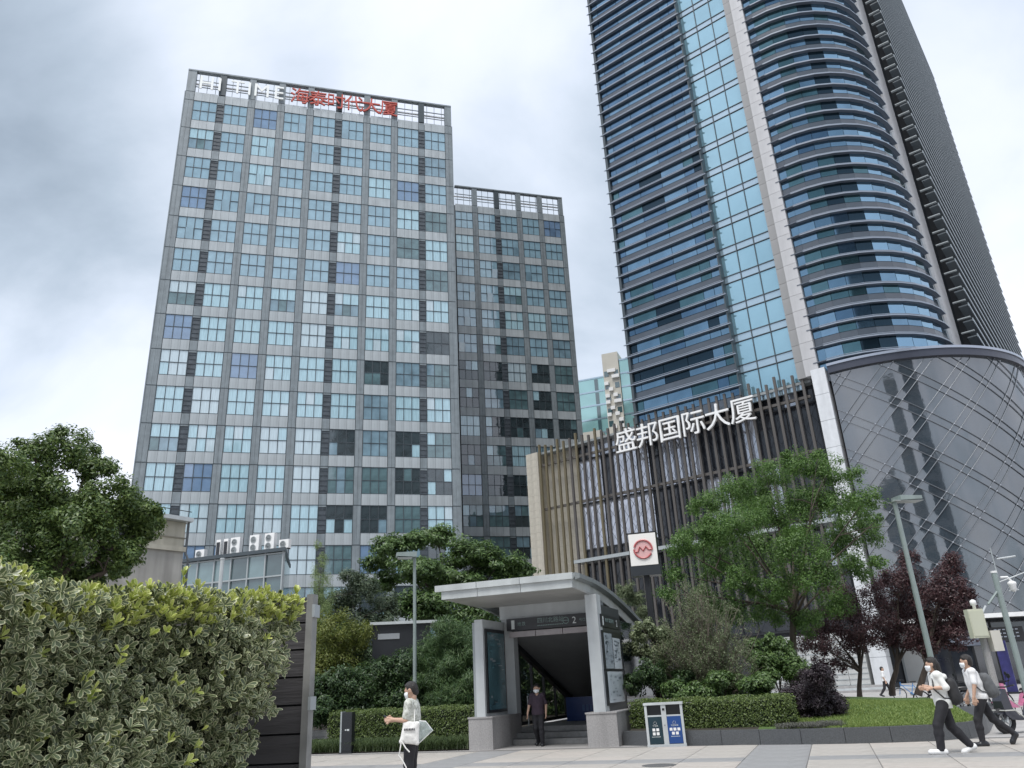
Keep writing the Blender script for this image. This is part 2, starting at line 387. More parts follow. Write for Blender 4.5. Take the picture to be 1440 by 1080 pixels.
# open crown with rails
for x0, x1, y in ((-.35, 33.4, 0), (WOx - .1, WOx + 17.9, WOy)):
    b = MB()
    b.box(x0, x1, y - .1, y + .5, 76.55, 76.75)
    b.box(x0, x1, y + .1, y + .2, 75.2, 75.3); b.box(x0, x1, y + .1, y + .2, 74.2, 74.28)
    k = x0 + .4
    while k < x1: b.box(k, k + .06, y + .12, y + .2, 73.2, 76.55); k += 1.0
    b.build('roof_screen', M_pil, HB)
b = MB()
for x0, x1, y in ((-.35, 33.4, 0), (WOx - .1, WOx + 17.9, WOy)):
    b.box(x0, x1, y + 5, y + 5.2, 73.2, 74.4); b.box(x0, x1, y + .9, y + 1.1, 75.3, 75.45)
b.build('parapet', M_white, HB)
letters('sign_letter', HB, 'HI TIME', 2.9, .12, mat('letter_pale', (.80, .82, .80), .5), (2.0, -.22, 73.75), 1.75, adv=[1.55, 1.45, .7, 1.45, 1.5, 2.1, 2], sx=.95)
letters('sign_letter', HB, '海泰时代大厦', 2.55, .2, M_red, (13.4, -.22, 73.75), 2.3)

# ================================================================== PODIUM WITH SLATTED SCREEN AND GLASS DRUM, TOWER ON TOP
TY = yaw(128); T0 = Vector((1.18, 87.98, 0))
PB = thing('podium_building', 'podium with upright slat screen, white characters and round dark glass corner', 'building', T0, TY)
M_slat = mat('slat_grey', (.102, .093, .085), .45, var=.2, scale=1, streak=.25)
M_slatg = mat('slat_bronze', (.155, .13, .075), .45, var=.25, scale=1, streak=.25)
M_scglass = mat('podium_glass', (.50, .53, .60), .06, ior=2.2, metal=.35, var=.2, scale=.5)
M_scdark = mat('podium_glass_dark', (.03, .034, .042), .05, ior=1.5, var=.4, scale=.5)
M_drum = mat('drum_glass', (.042, .055, .068), .04, ior=2.4, var=.3, scale=.25, bump=.22, bscale=1.1)
Zt = 27.7
b = MB(); b.box(.3, 34, 1.6, 30, 0, 27.0); b.build('wall', M_dark, PB)
# cream stone end wall, in separate tiles
tile = MB().box(.006, .854, -.02, .03, .006, .844).mesh('stone_tile', M_stone)
its = []
for r in range(32):
    for c in range(2): its.append((tile, (0 + c * .86, .02, r * .85), Z3, I1))
for r in range(32):
    for c in range(5): its.append((tile, (1.75 + c * .9, 1.5, r * .85), Z3, (1.04, 1, 1)))
pieces('stone_tile', PB, its, 300)
MB().box(0, 1.72, .05, 24, 0, 27.1).build('end_wall', M_stone, PB)
# glass behind the slats with floor lines and cross braces
gp = [MB().box(.03, 1.47, 0, .06, .03, 4.97).mesh('pane', m) for m in (M_scglass, M_scdark)]
its = []
for c in range(18):
    for r in range(5):
        light = c + (0 if r > 2 else 3) < 10 and r > 1  # pale panes at upper left carry the sky's reflection as colour
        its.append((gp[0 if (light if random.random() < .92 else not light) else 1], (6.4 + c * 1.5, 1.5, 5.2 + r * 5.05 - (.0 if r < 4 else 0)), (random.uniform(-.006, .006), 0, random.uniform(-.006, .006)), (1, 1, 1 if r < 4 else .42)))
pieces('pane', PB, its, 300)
b = MB()
for r in (5.15, 10.2, 15.25, 20.3, 25.35): b.box(6.3, 34, 1.4, 1.55, r - .12, r + .05)
for c in range(19): b.box(6.36 + c * 1.5, 6.46 + c * 1.5, 1.38, 1.5, 5, 27)
for c in range(0, 18):
    for r in range(4):
        z = 5.3 + r * 5.05; x = 6.4 + c * 1.5
        b.bar((x, 1.0, z), (x + 1.5, 1.0, z + 2.5), .03); b.bar((x + 1.5, 1.02, z), (x, 1.02, z + 2.5), .03); b.bar((x, 1.0, z + 2.5), (x + 1.5, 1.0, z + 5), .03); b.bar((x + 1.5, 1.02, z + 2.5), (x, 1.02, z + 5), .03)
b.build('brace_frame', M_black, PB)
b = MB()
for z in (25.5, 20.35): b.box(1.75, 33.4, .18, .45, z - .13, z + .13)
b.build('rail', M_slat, PB)
b = MB(); b.box(5.8, 33.4, -.2, 1.4, 13.75, 14.1); b.box(1.75, 33.6, .5, 1.5, 26.95, 27.2); b.build('ledge', M_grey, PB)
slm = [MB().box(-.12, .12, -.12, .12, 0, 1).mesh('slat', m) for m in (M_slat, M_slatg)]
k = 0; s = 2.05; its = []
while s < 33.6:
    zb = 6.5; zt = 27.75 + random.uniform(-.25, .25) + (.35 if k % 3 == 0 else 0)
    its.append((slm[1 if k < 5 or k in (6, 9) else 0], (s, 0, zb), Z3, (1, 1, zt - zb)))
    s += .86; k += 1
pieces('slat', PB, its, 300)
letters('sign_character', PB, '盛邦国际大厦', 2.75, .25, M_white, (14.05, -.75, 24.55), 2.62)
for k in range(5):
    w = MB().box(25.6 + k * 1.62, 27.18 + k * 1.62, -.25, 1.2, 0, 4.6).build('shopfront', mat('shutter_pale', (.50, .51, .50), .6, var=.1, scale=.8, streak=.2), PB)
    b = MB()
    for r in range(9): b.box(25.62 + k * 1.62, 27.16 + k * 1.62, -.28, -.25, .5 + r * .42, .56 + r * .42)
    b.build('shutter_line', M_grey, w)
for k in range(3): MB().box(24 + k * .2, 38, -3.2 + k * .5, -.3, k * .16, k * .16 + .155).build('step', M_lgrey if k % 2 else M_granite, PB)
# white column between screen and drum
b = MB()
for r in range(11):
    b.box(34.0, 35.28, -.42, .8, r * 2.52 + .01, r * 2.52 + 2.49)
b.box(34.05, 35.22, -.37, .8, 0, 27.7); b.build('column', mat('white_cladding', (.66, .68, .70), .4, var=.05, scale=2, streak=.15), PB)
# glass drum: quarter round then straight along the side street
DC = (35.55, 13.6); DR = 13.8; ZB = 4.9
Larc = DR * math.pi / 2
def dpt(q, z, off=0.0):
    if q < Larc:
        t = q / DR; return (DC[0] + (DR + off) * math.sin(t), DC[1] - (DR + off) * math.cos(t), z)
    return (DC[0] + DR + off, DC[1] + q - Larc, z)
Q1 = Larc + 13
def clip(poly, ax, lim, keep_less):
    o = []
    for i in range(len(poly)):
        p, q = poly[i], poly[(i + 1) % len(poly)]
        ip = (p[ax] <= lim) == keep_less or p[ax] == lim; iq = (q[ax] <= lim) == keep_less or q[ax] == lim
        if ip: o.append(p)
        if ip != iq:
            t = (lim - p[ax]) / (q[ax] - p[ax]); o.append((p[0] + t * (q[0] - p[0]), p[1] + t * (q[1] - p[1])))
    return o
SLA, SLB = 1.05, -.72                     # slopes of the two families of joints
def offs(sl, lo, hi):
    o = []; x = lo; k = 0
    while x < hi: o.append(x); x += (2.75, .85)[k % 2]; k += 1
    return o
oa = offs(SLA, ZB - SLA * Q1 - 4, Zt + 4); ob = offs(SLB, ZB - 3, Zt - SLB * Q1 + 4)
def isect(ca, cb):
    q = (cb - ca) / (SLA - SLB); return (q, SLA * q + ca)
cells = []
for i in range(len(oa) - 1):
    for j in range(len(ob) - 1):
        p = [isect(oa[i], ob[j]), isect(oa[i + 1], ob[j]), isect(oa[i + 1], ob[j + 1]), isect(oa[i], ob[j + 1])]
        cx = sum(x for x, _ in p) / 4; cy = sum(y for _, y in p) / 4
        p = [(cx + (x - cx) * .985, cy + (y - cy) * .985) for x, y in p]
        for ax, lim, kl in ((0, 0.05, False), (0, Q1, True), (1, ZB + .35, False), (1, Zt - .75, True)):
            if len(p) >= 3: p = clip(p, ax, lim, kl)
        if len(p) >= 3: cells.append(p)
cells.sort(key=lambda p: -abs(sum(p[i][0] * p[(i + 1) % len(p)][1] - p[(i + 1) % len(p)][0] * p[i][1] for i in range(len(p)))))
restb = MB(); made = 0
for p in cells:
    b = MB(); lo = min(x for x, _ in p); hi = max(x for x, _ in p); n = max(1, int((hi - lo) / .55)); w = (hi - lo) / n
    wob = random.uniform(-.012, .012)
    for k in range(n):
        q = clip(clip(p, 0, lo + k * w, False) if k else p, 0, lo + (k + 1) * w, True) if n > 1 else p
        if len(q) >= 3:
            vs = [dpt(x, z, wob * 0 + .0) for x, z in q]; b.poly(vs, [tuple(range(len(q)))])
    if not b.f: continue
    if made < 290:
        me = b.mesh('glass_panel', M_drum, smooth=True)
        import bmesh as _bm
        bb_ = _bm.new(); bb_.from_mesh(me); _bm.ops.remove_doubles(bb_, verts=bb_.verts, dist=.002); _bm.ops.recalc_face_normals(bb_, faces=bb_.faces); bb_.to_mesh(me); bb_.free()
        obj('glass_panel', me, PB); made += 1
    else: restb.v, restb.f, restb.m = restb.poly(b.v, b.f).v, restb.f, restb.m
if restb.f: restb.build('glass_panel', M_drum, PB, kind='stuff', smooth=True)
b = MB()
for o, sl in [(x, SLA) for x in oa] + [(x, SLB) for x in ob]:
    pts = []
    q = 0.05
    while q <= Q1:
        z = sl * q + o
        if ZB + .3 < z < Zt - .7: pts.append(dpt(q, z, .05))
        q += .45
    if len(pts) > 1: b.tube(pts, .032, 5)
b.build('lattice_bar', mat('lattice_metal', (.19, .205, .225), .35, metal=.3), PB)
b = MB()
for ca in oa:
    for cb in ob:
        q, z = isect(ca, cb)
        if .1 < q < Q1 and ZB + .4 < z < Zt - .8: x, y, zz = dpt(q, z, .1); b.lathe([(.0, -.07), (.06, -.04), (.06, .04), (0, .07)], (x, y, zz), 5)
b.build('joint_node', mat('node_metal', (.45, .47, .5), .3, metal=.5), PB, kind='stuff')
qs = [Q1 * i / 60 for i in range(61)]
def dband(z0, z1, o0, o1, name, m):
    b = MB(); vs = []
    for q in qs:
        vs += [dpt(q, z0, o0), dpt(q, z0, o1), dpt(q, z1, o1), dpt(q, z1, o0)]
    fs = []
    for i in range(60):
        for j in range(4): fs.append((i * 4 + j, i * 4 + (j + 1) % 4, i * 4 + 4 + (j + 1) % 4, i * 4 + 4 + j))
    fs += [(3, 2, 1, 0), tuple(240 + j for j in range(4))]
    b.poly(vs, fs); return b.build(name, m, PB)
dband(Zt - .75, Zt - .1, -.4, .32, 'rim', mat('dark_rim', (.06, .065, .085), .3, metal=.4))
dband(Zt - .1, Zt + .14, -.5, .42, 'rim_cap', mat('rim_cap', (.36, .39, .45), .25, metal=.6))
dband(ZB, ZB + .32, -.5, .2, 'drum_sill', M_white)
# inner drum wall, floor above the shops, and the recessed ground floor
b = MB(); pts = [(35.3, .6)] + [dpt(q, 0, -.55)[:2] for q in qs] + [(DC[0], Q1 - Larc + DC[1])]
b.prism(pts, ZB + .02, Zt - .3); b.build('drum_core', M_dark, PB)
SR = 10.2
def spt(q, off=0):
    t = q / SR
    return (DC[0] + (SR + off) * math.sin(t), DC[1] - (SR + off) * math.cos(t)) if t < math.pi / 2 else (DC[0] + SR + off, DC[1] + q - SR * math.pi / 2)
shop_n = 14; Ls = SR * math.pi / 2 + 9; M_shopg = mat('shop_glass', (.035, .04, .05), .05, ior=1.9, var=.5, scale=.6); M_shopl = mat('shop_pale_wall', (.52, .53, .52), .55, var=.12, scale=.5)
for i in range(shop_n):
    q0, q1 = Ls * i / shop_n, Ls * (i + 1) / shop_n; (x0, y0), (x1, y1) = spt(q0), spt(q1)
    pale = i in (0,)
    b = MB(); b.poly([(x0, y0, 0), (x1, y1, 0), (x1, y1, ZB), (x0, y0, ZB)], [(0, 1, 2, 3)]); w = b.build('shopfront', M_shopl if pale else M_shopg, PB)
    f = MB(); f.bar((x0, y0, 0), (x0, y0, ZB), .16); f.bar((x0, y0, 3.3), (x1, y1, 3.3), .14, .3); f.bar((x0, y0, .15), (x1, y1, .15), .14, .3); f.build('shop_frame', M_black if not pale else M_grey, w)
b = MB(); b.prism([(33.7, 1.2)] + [spt(Ls * i / 20, -.3) for i in range(21)] + [(DC[0], 30)], 0, ZB - .02); b.build('shop_core', M_dark, PB)
# shop sign boxes
for q0, q1, z0, z1, m in ((3.4, 6.3, 3.0, 4.3, mat('sign_face_grey', (.26, .29, .36), .4, var=.3, scale=2)), (6.6, 9.4, 3.2, 4.3, mat('sign_face_black', (.03, .03, .035), .4)), (.8, 3.1, 3.2, 4.3, mat('sign_face_plum', (.12, .06, .08), .4))):
    (x0, y0), (x1, y1) = spt(q0, .5), spt(q1, .5); b = MB(); b.bar((x0, y0, (z0 + z1) / 2), (x1, y1, (z0 + z1) / 2), .4, z1 - z0); sgn = b.build('shop_sign', m, PB)
    b = MB(); n = 6; dx, dy = (x1 - x0), (y1 - y0); L = math.hypot(dx, dy); nx, ny = dy / L, -dx / L
    for k in range(n):
        t = .12 + .76 * k / n
        for zz in (z0 + .35, z0 + .62, z0 + .9):
            if random.random() < .8: b.bar((x0 + dx * t + nx * .23, y0 + dy * t + ny * .23, zz), (x0 + dx * (t + .08) + nx * .23, y0 + dy * (t + .08) + ny * .23, zz), .03, .08)
    b.build('stroke', mat('sign_stroke', (.62, .68, .78), .5), sgn)

# ------------------------------------------------------------------ tower
TW = thing('office_tower', 'blue glass tower with horizontal fins, pale glass strip and rounded corner', 'office tower', T0 + Vector((0, 0, 27.2)), TY)
FZ = [29.71 - 27.2 + 3.36 * k for k in range(-1, 25)]; TOP = 114 - 27.2
TG = [mat('tower_blue', (.105, .185, .275), .03, metal=.9, var=.25, scale=.4), mat('tower_blue_mid', (.165, .275, .375), .03, metal=.9, var=.2, scale=.4), mat('tower_teal', (.085, .17, .20), .03, metal=.85, var=.25, scale=.4), mat('tower_sky', (.22, .36, .48), .03, metal=.9, var=.1, scale=.4), mat('tower_ink', (.022, .045, .065), .03, metal=.7)]
M_pale = mat('tower_pale', (.27, .47, .56), .03, metal=.55, ior=2.6, var=.08, scale=.3, bump=.12, bscale=1.2)
M_pale2 = mat('tower_pale_band', (.36, .48, .56), .05, metal=.45, ior=2.4, var=.06, scale=.3)
M_spn = mat('tower_spandrel', (.062, .078, .10), .22, ior=1.7, var=.2, scale=.4)
M_fin = mat('fin_metal', (.10, .12, .155), .5)
M_finl = mat('fin_light', (.24, .28, .34), .5)
M_tst = mat('tower_stone', (.50, .50, .51), .55, var=.08, scale=.5, streak=.15)
BAY0, BAY1, GL1, C0, C1 = 15.4, 27.0, 32.7, 33.5, 34.75
# solid core
b = MB(); b.prism([(15.6, .35), (27, .35), (27, .9), (33, .9), (33.8, .4), (35.5, .4)] + [(35.55 + 8.6 * math.sin(t), 9 - 8.6 * math.cos(t)) for t in [math.pi / 2 * i / 12 for i in range(13)]] + [(44.2, 20), (45.7, 20), (45.7, 82), (15.6, 82)], 0, TOP - .5); b.build('core', M_dark, TW)
b = MB(); b.prism([(15.3, .0), (35.5, .0)] + [(35.55 + 8.9 * math.sin(t), 9 - 8.9 * math.cos(t)) for t in [math.pi / 2 * i / 8 for i in range(9)]] + [(46, 12.3), (46, 82.2), (15.3, 82.2)], TOP - .5, TOP); b.build('roof', M_fin, TW)
def qbox(w, h, m, d=.05): return MB().box(0, w, 0, d, 0, h).mesh('pane', m)
cols = [0, .85, 3.7, 6.55, 9.4, 10.6, 11.6]
paneits = []; spits = []; cache = {}
def gm(w, h, m):
    k = (round(w, 3), round(h, 3), m.name)
    if k not in cache: cache[k] = qbox(w, h, m)
    return cache[k]
def tl(): return (random.uniform(-.004, .004), 0, random.uniform(-.004, .004))
for k, z in enumerate(FZ):
    for c in range(6):
        w = cols[c + 1] - cols[c] - .05
        m = random.choice((TG[0], TG[0], TG[1], TG[0])) if k > 8 else random.choice((TG[0], TG[1], TG[2], TG[4], TG[1]))
        paneits.append((gm(w, .80, random.choice((TG[0], TG[1], TG[1], m))), (BAY0 + cols[c] + .025, 0, z + 1.06), tl(), I1))
        paneits.append((gm(w, 1.42, m), (BAY0 + cols[c] + .025, 0, z + 1.93), tl(), I1))
    spits.append((gm(11.6, 1.0, M_spn), (BAY0, .02, z + .02), Z3, I1))
    for c in range(3):
        w = 5.7 / 3 - .07
        paneits.append((gm(w, 2.42, M_pale), (BAY1 + .03 + c * 1.9, .6, z + .9), tl(), I1))
        paneits.append((gm(w, .74, M_pale2), (BAY1 + .03 + c * 1.9, .6, z + .08), tl(), I1))
    for zz, hh in ((z + 1.93, 1.42), (z + 1.06, .80)): paneits.append((gm(.76, hh, TG[1]), (34.78, .04, zz), tl(), I1))
    spits.append((gm(.76, 1.0, M_spn), (34.78, .05, z + .02), Z3, I1))
    for zz, hh in ((z + 1.93, 1.42), (z + 1.06, .80)): paneits.append((gm(1.26, hh, TG[3]), (44.5, 9.03, zz), (0, 0, math.pi / 2), I1))
    spits.append((gm(1.26, 1.0, M_spn), (44.5, 9.03, z + .02), (0, 0, math.pi / 2), I1))
    b = 9
    for f in range(b):                                   # facets of the round corner
        t0, t1 = math.pi / 2 * f / b, math.pi / 2 * (f + 1) / b; rr = 8.95
        x0, y0 = 35.55 + rr * math.sin(t0), 9 - rr * math.cos(t0); w = 2 * rr * math.sin((t1 - t0) / 2) - .04; ang = (t0 + t1) / 2
        dk = (f == 3) or (f == 2 and random.random() < .4)
        m = TG[4] if dk and random.random() < .7 else (random.choice((TG[2], TG[1], TG[0], TG[1])) if f < 4 else random.choice((TG[3], TG[3], TG[1])))
        rz = ang + random.uniform(-.004, .004)
        paneits.append((gm(w, 1.42, m), (x0, y0, z + 1.93), (0, 0, rz), I1))
        paneits.append((gm(w, .80, random.choice((m, m, TG[1], TG[2]))), (x0, y0, z + 1.06), (0, 0, rz), I1))
        spits.append((gm(w + .03, 1.0, M_spn), (x0, y0, z + .02), (0, 0, rz), I1))
pieces('pane', TW, paneits, 300); pieces('spandrel', TW, spits, 300)
# fins: left bay (tips run past the bay on both sides), corner, right side
fm = MB(); fm.poly([(-.6, -.36, 0), (11.95, -.36, 0), (11.6, 0, 0), (0, 0, 0), (-.6, -.36, .06), (11.95, -.36, .06), (11.6, 0, .12), (0, 0, .12)], [(3, 2, 1, 0), (4, 5, 6, 7), (0, 1, 5, 4), (1, 2, 6, 5), (3, 0, 4, 7)])
fm.box(-.55, 11.9, -.40, -.35, -.02, .08, 1); fm.box(-.3, 11.75, -.26, -.2, .24, .29, 1); FINL = fm.mesh('fin', [M_fin, M_finl])
b = MB(); n = 9
for f in range(n):
    t0, t1 = math.pi / 2 * f / n, math.pi / 2 * (f + 1) / n
    def cp(t, r, z): return (35.55 + r * math.sin(t), 9 - r * math.cos(t), z)
    b.poly([cp(t0, 8.95, 0), cp(t1, 8.95, 0), cp(t1, 9.35, .03), cp(t0, 9.35, .03), cp(t0, 8.95, .12), cp(t1, 8.95, .12), cp(t1, 9.35, .1), cp(t0, 9.35, .1)], [(0, 3, 2, 1), (4, 5, 6, 7), (3, 7, 6, 2)])
    b.poly([cp(t0, 9.36, -.01), cp(t1, 9.36, -.01), cp(t1, 9.36, .11), cp(t0, 9.36, .11)], [(0, 1, 2, 3)], 1)
for f in range(n):
    t0, t1 = math.pi / 2 * f / n, math.pi / 2 * (f + 1) / n
    b.poly([cp(t0, 9.2, .24), cp(t1, 9.2, .24), cp(t1, 9.2, .29), cp(t0, 9.2, .29), cp(t0, 9.14, .24), cp(t1, 9.14, .24), cp(t1, 9.14, .29), cp(t0, 9.14, .29)], [(0, 1, 2, 3), (0, 4, 5, 1), (3, 2, 6, 7)], 1)
b.box(34.4, 35.6, -.42, -.0, .03, .11, 0); FINC = b.mesh('corner_fin', [M_fin, M_finl])
FINR = MB().box(45.75, 46.6, 12.5, 82, 0, .12, 0).box(46.6, 46.68, 12.4, 82.1, -.12, .22, 1).mesh('side_fin', [mat('side_fin', (.075, .092, .105), .5), mat('side_fin_edge', (.24, .28, .31), .4)])
BRK = MB().box(45.35, 46.5, 12.4, 12.7, 0, .1).mesh('bracket', M_grey)
for z in FZ:
    for dz in (0, 1.87):
        if z + dz < .3: continue
        obj('fin', FINL, TW, (BAY0, 0, z + dz)); obj('corner_fin', FINC, TW, (0, 0, z + dz)); obj('bracket', BRK, TW, (0, 0, z + dz + .4))
    for q in range(2):
        if z + q * 1.68 > .3: obj('side_fin', FINR, TW, (0, 0, z + q * 1.68))
MB().box(44.22, 44.6, 15.95, 20.5, 0, TOP - .5).build('recess_glass', TG[4], TW)
b = MB(); b.box(45.71, 45.76, 20, 82, 0, TOP - .5)
b.build('side_glass', mat('side_glass', (.05, .08, .11), .08, ior=2.0, var=.2, scale=.2), TW)
b = MB(); b.box(BAY0 - .3, BAY0 + .0, -.3, 1.5, 0, TOP); b.box(BAY1 - .02, BAY1 + .1, -.3, .8, 0, TOP); b.build('edge_trim', M_mull, TW)
b = MB()
for c in range(4): b.box(BAY1 + c * 1.9 - .04, BAY1 + c * 1.9 + .04, .5, .64, 0, TOP)
for z in FZ: b.box(BAY1, GL1, .52, .62, z + .01, z + .09); b.box(BAY1, GL1, .52, .62, z + .82, z + .9)
b.build('mullion', M_mull, TW)
blk = MB(); blk.box(C0 - .8, C0, -.25, .9, .015, 1.665, 1); blk.box(C0, C1, -.38, .9, .015, 1.665, 0); CB = blk.mesh('column_block', [M_tst, mat('tower_stone_shaded', (.27, .27, .27), .6, var=.1, scale=.5)])  # left box coloured darker as the column's shaded side
blk = MB().box(43.9, 44.75, 10.3, 15.9, .015, 1.665); CB2 = blk.mesh('column_block', M_tst)
its = []
for k in range(52):
    z = k * 1.68
    if z > TOP - 1.7: break
    its += [(CB, (0, 0, z), Z3, I1), (CB2, (0, 0, z), Z3, I1)]
pieces('column_block', TW, its, 300)

# ================================================================== FAR BUILDING
FB = thing('apartment_tower', 'distant cream tower with pale turquoise glass between the two office buildings', 'building', (at(868, 600, 160).x, at(868, 600, 160).y, 0), R(-20))
M_fcream = mat('far_cream', (.52, .50, .44), .7, var=.06, scale=.3); M_fglass = mat('far_glass', (.28, .52, .52), .08, metal=.3, ior=2.4, var=.12, scale=.2); M_fglass2 = mat('far_glass_dark', (.05, .10, .11), .08, ior=2.2)
MB().box(-1.9, 1.7, 0, 14, 0, 70.5).build('core_wall', M_fcream, FB)
for x0, x1, y0, zt, nm in ((-8.0, -1.95, .6, 65.5, 'glass_wing'), (1.75, 11, .5, 68.5, 'glass_wing')):
    w = MB().box(x0, x1, y0, 14, 0, zt).build(nm, M_fglass, FB)
    b = MB(); z = 30
    while z < zt: b.box(x0 - .05, x1 + .05, y0 - .08, y0, z, z + .35); z += 3.2
    b.build('floor_band', M_pale2, w)
    z = 40
    b = MB()
    while z < zt - 3: b.box(x0 + (x1 - x0) * .62, x0 + (x1 - x0) * .75, y0 - .12, y0, z, z + 2.6); z += 3.2
    b.build('window_strip', M_fglass2, w)
acb = MB().box(0, .95, -.45, 0, 0, .75).mesh('air_conditioner', M_white)
for k in range(34):
    obj('air_conditioner', acb, FB, (random.choice((-1.8, -.9, .0, .7)), -.02, 44 + random.randint(0, 15) * 1.45), Z3, I1)
wdk = MB().box(0, 1.0, -.03, .05, 0, 1.3).mesh('window', M_fglass2)
for k in range(12):
    for x in (-1.7, .5): obj('window', wdk, FB, (x, -.02, 33 + k * 2.9))
MB().box(-6.4, -2.2, -6, -.5, 0, 50.2).prism([(-6.4, -6), (-2.2, -6), (-2.2, -.5)], 50.2, 51.0).build('front_annex', M_fcream, FB)

# ================================================================== TOWERS BEHIND THE VIEWPOINT (added unseen to give the drum glass reflections)
def back_tower(x, y, w, d, h, label, m):
    t = thing('office_tower', label, 'office tower', (x, y, 0), R(random.uniform(-8, 8)))
    MB().box(-w / 2, w / 2, -d / 2, d / 2, 0, h).build('wall', m, t)
    b = MB(); z = 4
    while z < h - 3: b.box(-w / 2 + .5, w / 2 - .5, d / 2, d / 2 + .06, z, z + 1.9); b.box(w / 2, w / 2 + .06, -d / 2 + .5, d / 2 - .5, z, z + 1.9); b.box(-w / 2 - .06, -w / 2, -d / 2 + .5, d / 2 - .5, z, z + 1.9); z += 3.6
    b.build('window_band', G[4], t)
M_bt = mat('back_tower', (.17, .175, .185), .6, var=.1, scale=.2); M_bt2 = mat('back_tower_pale', (.30, .29, .27), .7, var=.1, scale=.2)
back_tower(46, -78, 26, 26, 118, 'unseen dark office tower added across the street to be mirrored in the round corner', M_bt)
back_tower(-30, -62, 34, 24, 44, 'unseen pale housing slab added behind the viewpoint for reflections', M_bt2)
back_tower(4, -120, 20, 22, 84, 'unseen tall pale tower added behind the housing slab for reflections', M_bt2)

# ================================================================== LEFT LOW BUILDINGS
HC = thing('house', 'old cream rendered house with thin white eave beside the glass annex', 'house', (at(258, 770, 36).x, at(258, 770, 36).y, 0), R(52))
M_cream = mat('cream_render', (.50, .47, .39), .85, var=.12, scale=1.0, streak=.35, bump=.15)
b = MB(); b.box(-8, 0, 0, 6, 0, 8.9); b.build('wall', M_cream, HC)
b = MB(); b.poly([(-8.3, -.35, 9.05), (.15, -.35, 8.9), (.15, 6.3, 8.9), (-8.3, 6.3, 9.05), (-8.3, -.35, 9.22), (.15, -.35, 9.07), (.15, 6.3, 9.07), (-8.3, 6.3, 9.22)], [(3, 2, 1, 0), (4, 5, 6, 7), (0, 1, 5, 4), (1, 2, 6, 5), (2, 3, 7, 6), (3, 0, 4, 7)]); b.build('eave', M_lgrey, HC)
b = MB(); b.box(-8.05, .04, -.04, 0, 8.2, 8.25); b.build('string_course', mat('render_groove', (.25, .23, .19), .9), HC)
w = MB().box(-3.2, -2.1, -.06, .02, 7.95, 8.6).build('window', M_dark, HC); MB().box(-3.26, -2.04, -.1, -.04, 7.88, 7.95).build('sill', M_lgrey, w)
MB().tube([(.08, -.08, 8.9), (.08, -.08, 7.6), (.16, -.2, 7.3), (.16, -.2, 0)], .05, 6).build('drainpipe', mat('drainpipe', (.12, .13, .14), .5), HC)
MB().tube([(-8.2, -.2, 9.5), (.1, -.2, 9.35)], .02, 5).build('roof_rail', M_black, HC)
MB().box(-9, -.25, -.5, -.01, 0, 7.55).build('lower_wall', mat('weathered_render', (.44, .42, .385), .9, var=.18, scale=.7, streak=.4, bump=.2), HC)
MB().box(-9.1, -.2, -.6, 0, 7.55, 7.75).build('coping', M_cream, HC)
GK = 1.74; GA0 = at(255, 789, 66); GA = thing('glass_annex', 'low two storey glazed annex with air conditioners along its roof', 'building', (GA0.x, GA0.y, 0), yaw(108)); GA.scale = (GK, GK, GK)
gz = GA0.z / GK
M_ag = [mat('annex_glass', (.06, .10, .105), .05, ior=2.0, var=.4, scale=.7), mat('annex_glass_pale', (.16, .24, .25), .06, ior=2.0, var=.3, scale=.7)]
gsk = lambda x, y: (x - y * .60, y)
MB().prism([gsk(.3, .12), gsk(5.3, .12), gsk(5.3, 4), gsk(.3, 4)], 0, gz - .1).build('wall', M_dark, GA)
its = []
for c in range(6):
    for r in range(8):
        h = .95 if r % 2 else 1.25; z = gz - .15 - sum(.95 if q % 2 == 0 else 1.25 for q in range(r + 1))
        h = .95 if r % 2 == 0 else 1.25
        its.append((MB().box(.02, .86, 0, .05, .02, h - .02).mesh('pane', M_ag[1 if r % 2 == 0 and random.random() < .7 else 0]), (.05 + c * .88, .04, z), (random.uniform(-.01, .01), 0, random.uniform(-.01, .01)), I1))
pieces('pane', GA, its, 300)
b = MB()
for c in range(7): b.box(c * .88 + .02, c * .88 + .08, -.03, .1, 0, gz - .1)
z = gz - .15
for r in range(8): b.box(.0, 5.35, -.02, .1, z - .03, z + .03); z -= .95 if r % 2 == 0 else 1.25
b.build('mullion', M_grey, GA)
MB().prism([gsk(-.05, -.15), gsk(5.45, -.15), gsk(5.4, 4), gsk(-.05, 4)], gz - .1, gz + .05).build('roof_edge', M_mull, GA)
MB().prism([gsk(5.32, .05), gsk(5.36, .05), gsk(5.36, 3.9), gsk(5.32, 3.9)], 0, gz - .1).build('side_glass', M_ag[1], GA)
acm = None
def ac_unit(loc, rz, label, fans):
    t = thing('air_conditioner', label, 'air conditioner', loc, rz, 'outdoor units on the annex roof')
    h = .62 * fans + .1
    MB().box(-.42, .42, -.18, .18, .08, h).build('casing', M_white, t)
    for k in range(fans):
        f = MB(); f.lathe([(.25, 0), (.25, -.02), (.2, -.02), (.2, 0)], (-.08, -.2, .38 + k * .6), 14, axis='y')
        for a_ in range(4): f.bar((-.08, -.2, .38 + k * .6), (-.08 + .24 * math.cos(a_ * .785), -.2, .38 + k * .6 + .24 * math.sin(a_ * .785)), .02); 
        f.build('fan_grille', M_grey, t); MB().lathe([(.2, -.185), (.2, -.19)], (-.08, 0, .38 + k * .6), 14, axis='y').build('fan_opening', M_black, t)
    for x in (-.32, .32): MB().box(x - .03, x + .03, -.2, .2, 0, .08).build('foot', M_black, t)
cR = GA.rotation_euler.z
def gal(x, y, z):
    x *= GK; y *= GK; z *= GK
    return Vector((GA0.x + x * math.cos(cR) - y * math.sin(cR), GA0.y + x * math.sin(cR) + y * math.cos(cR), z))
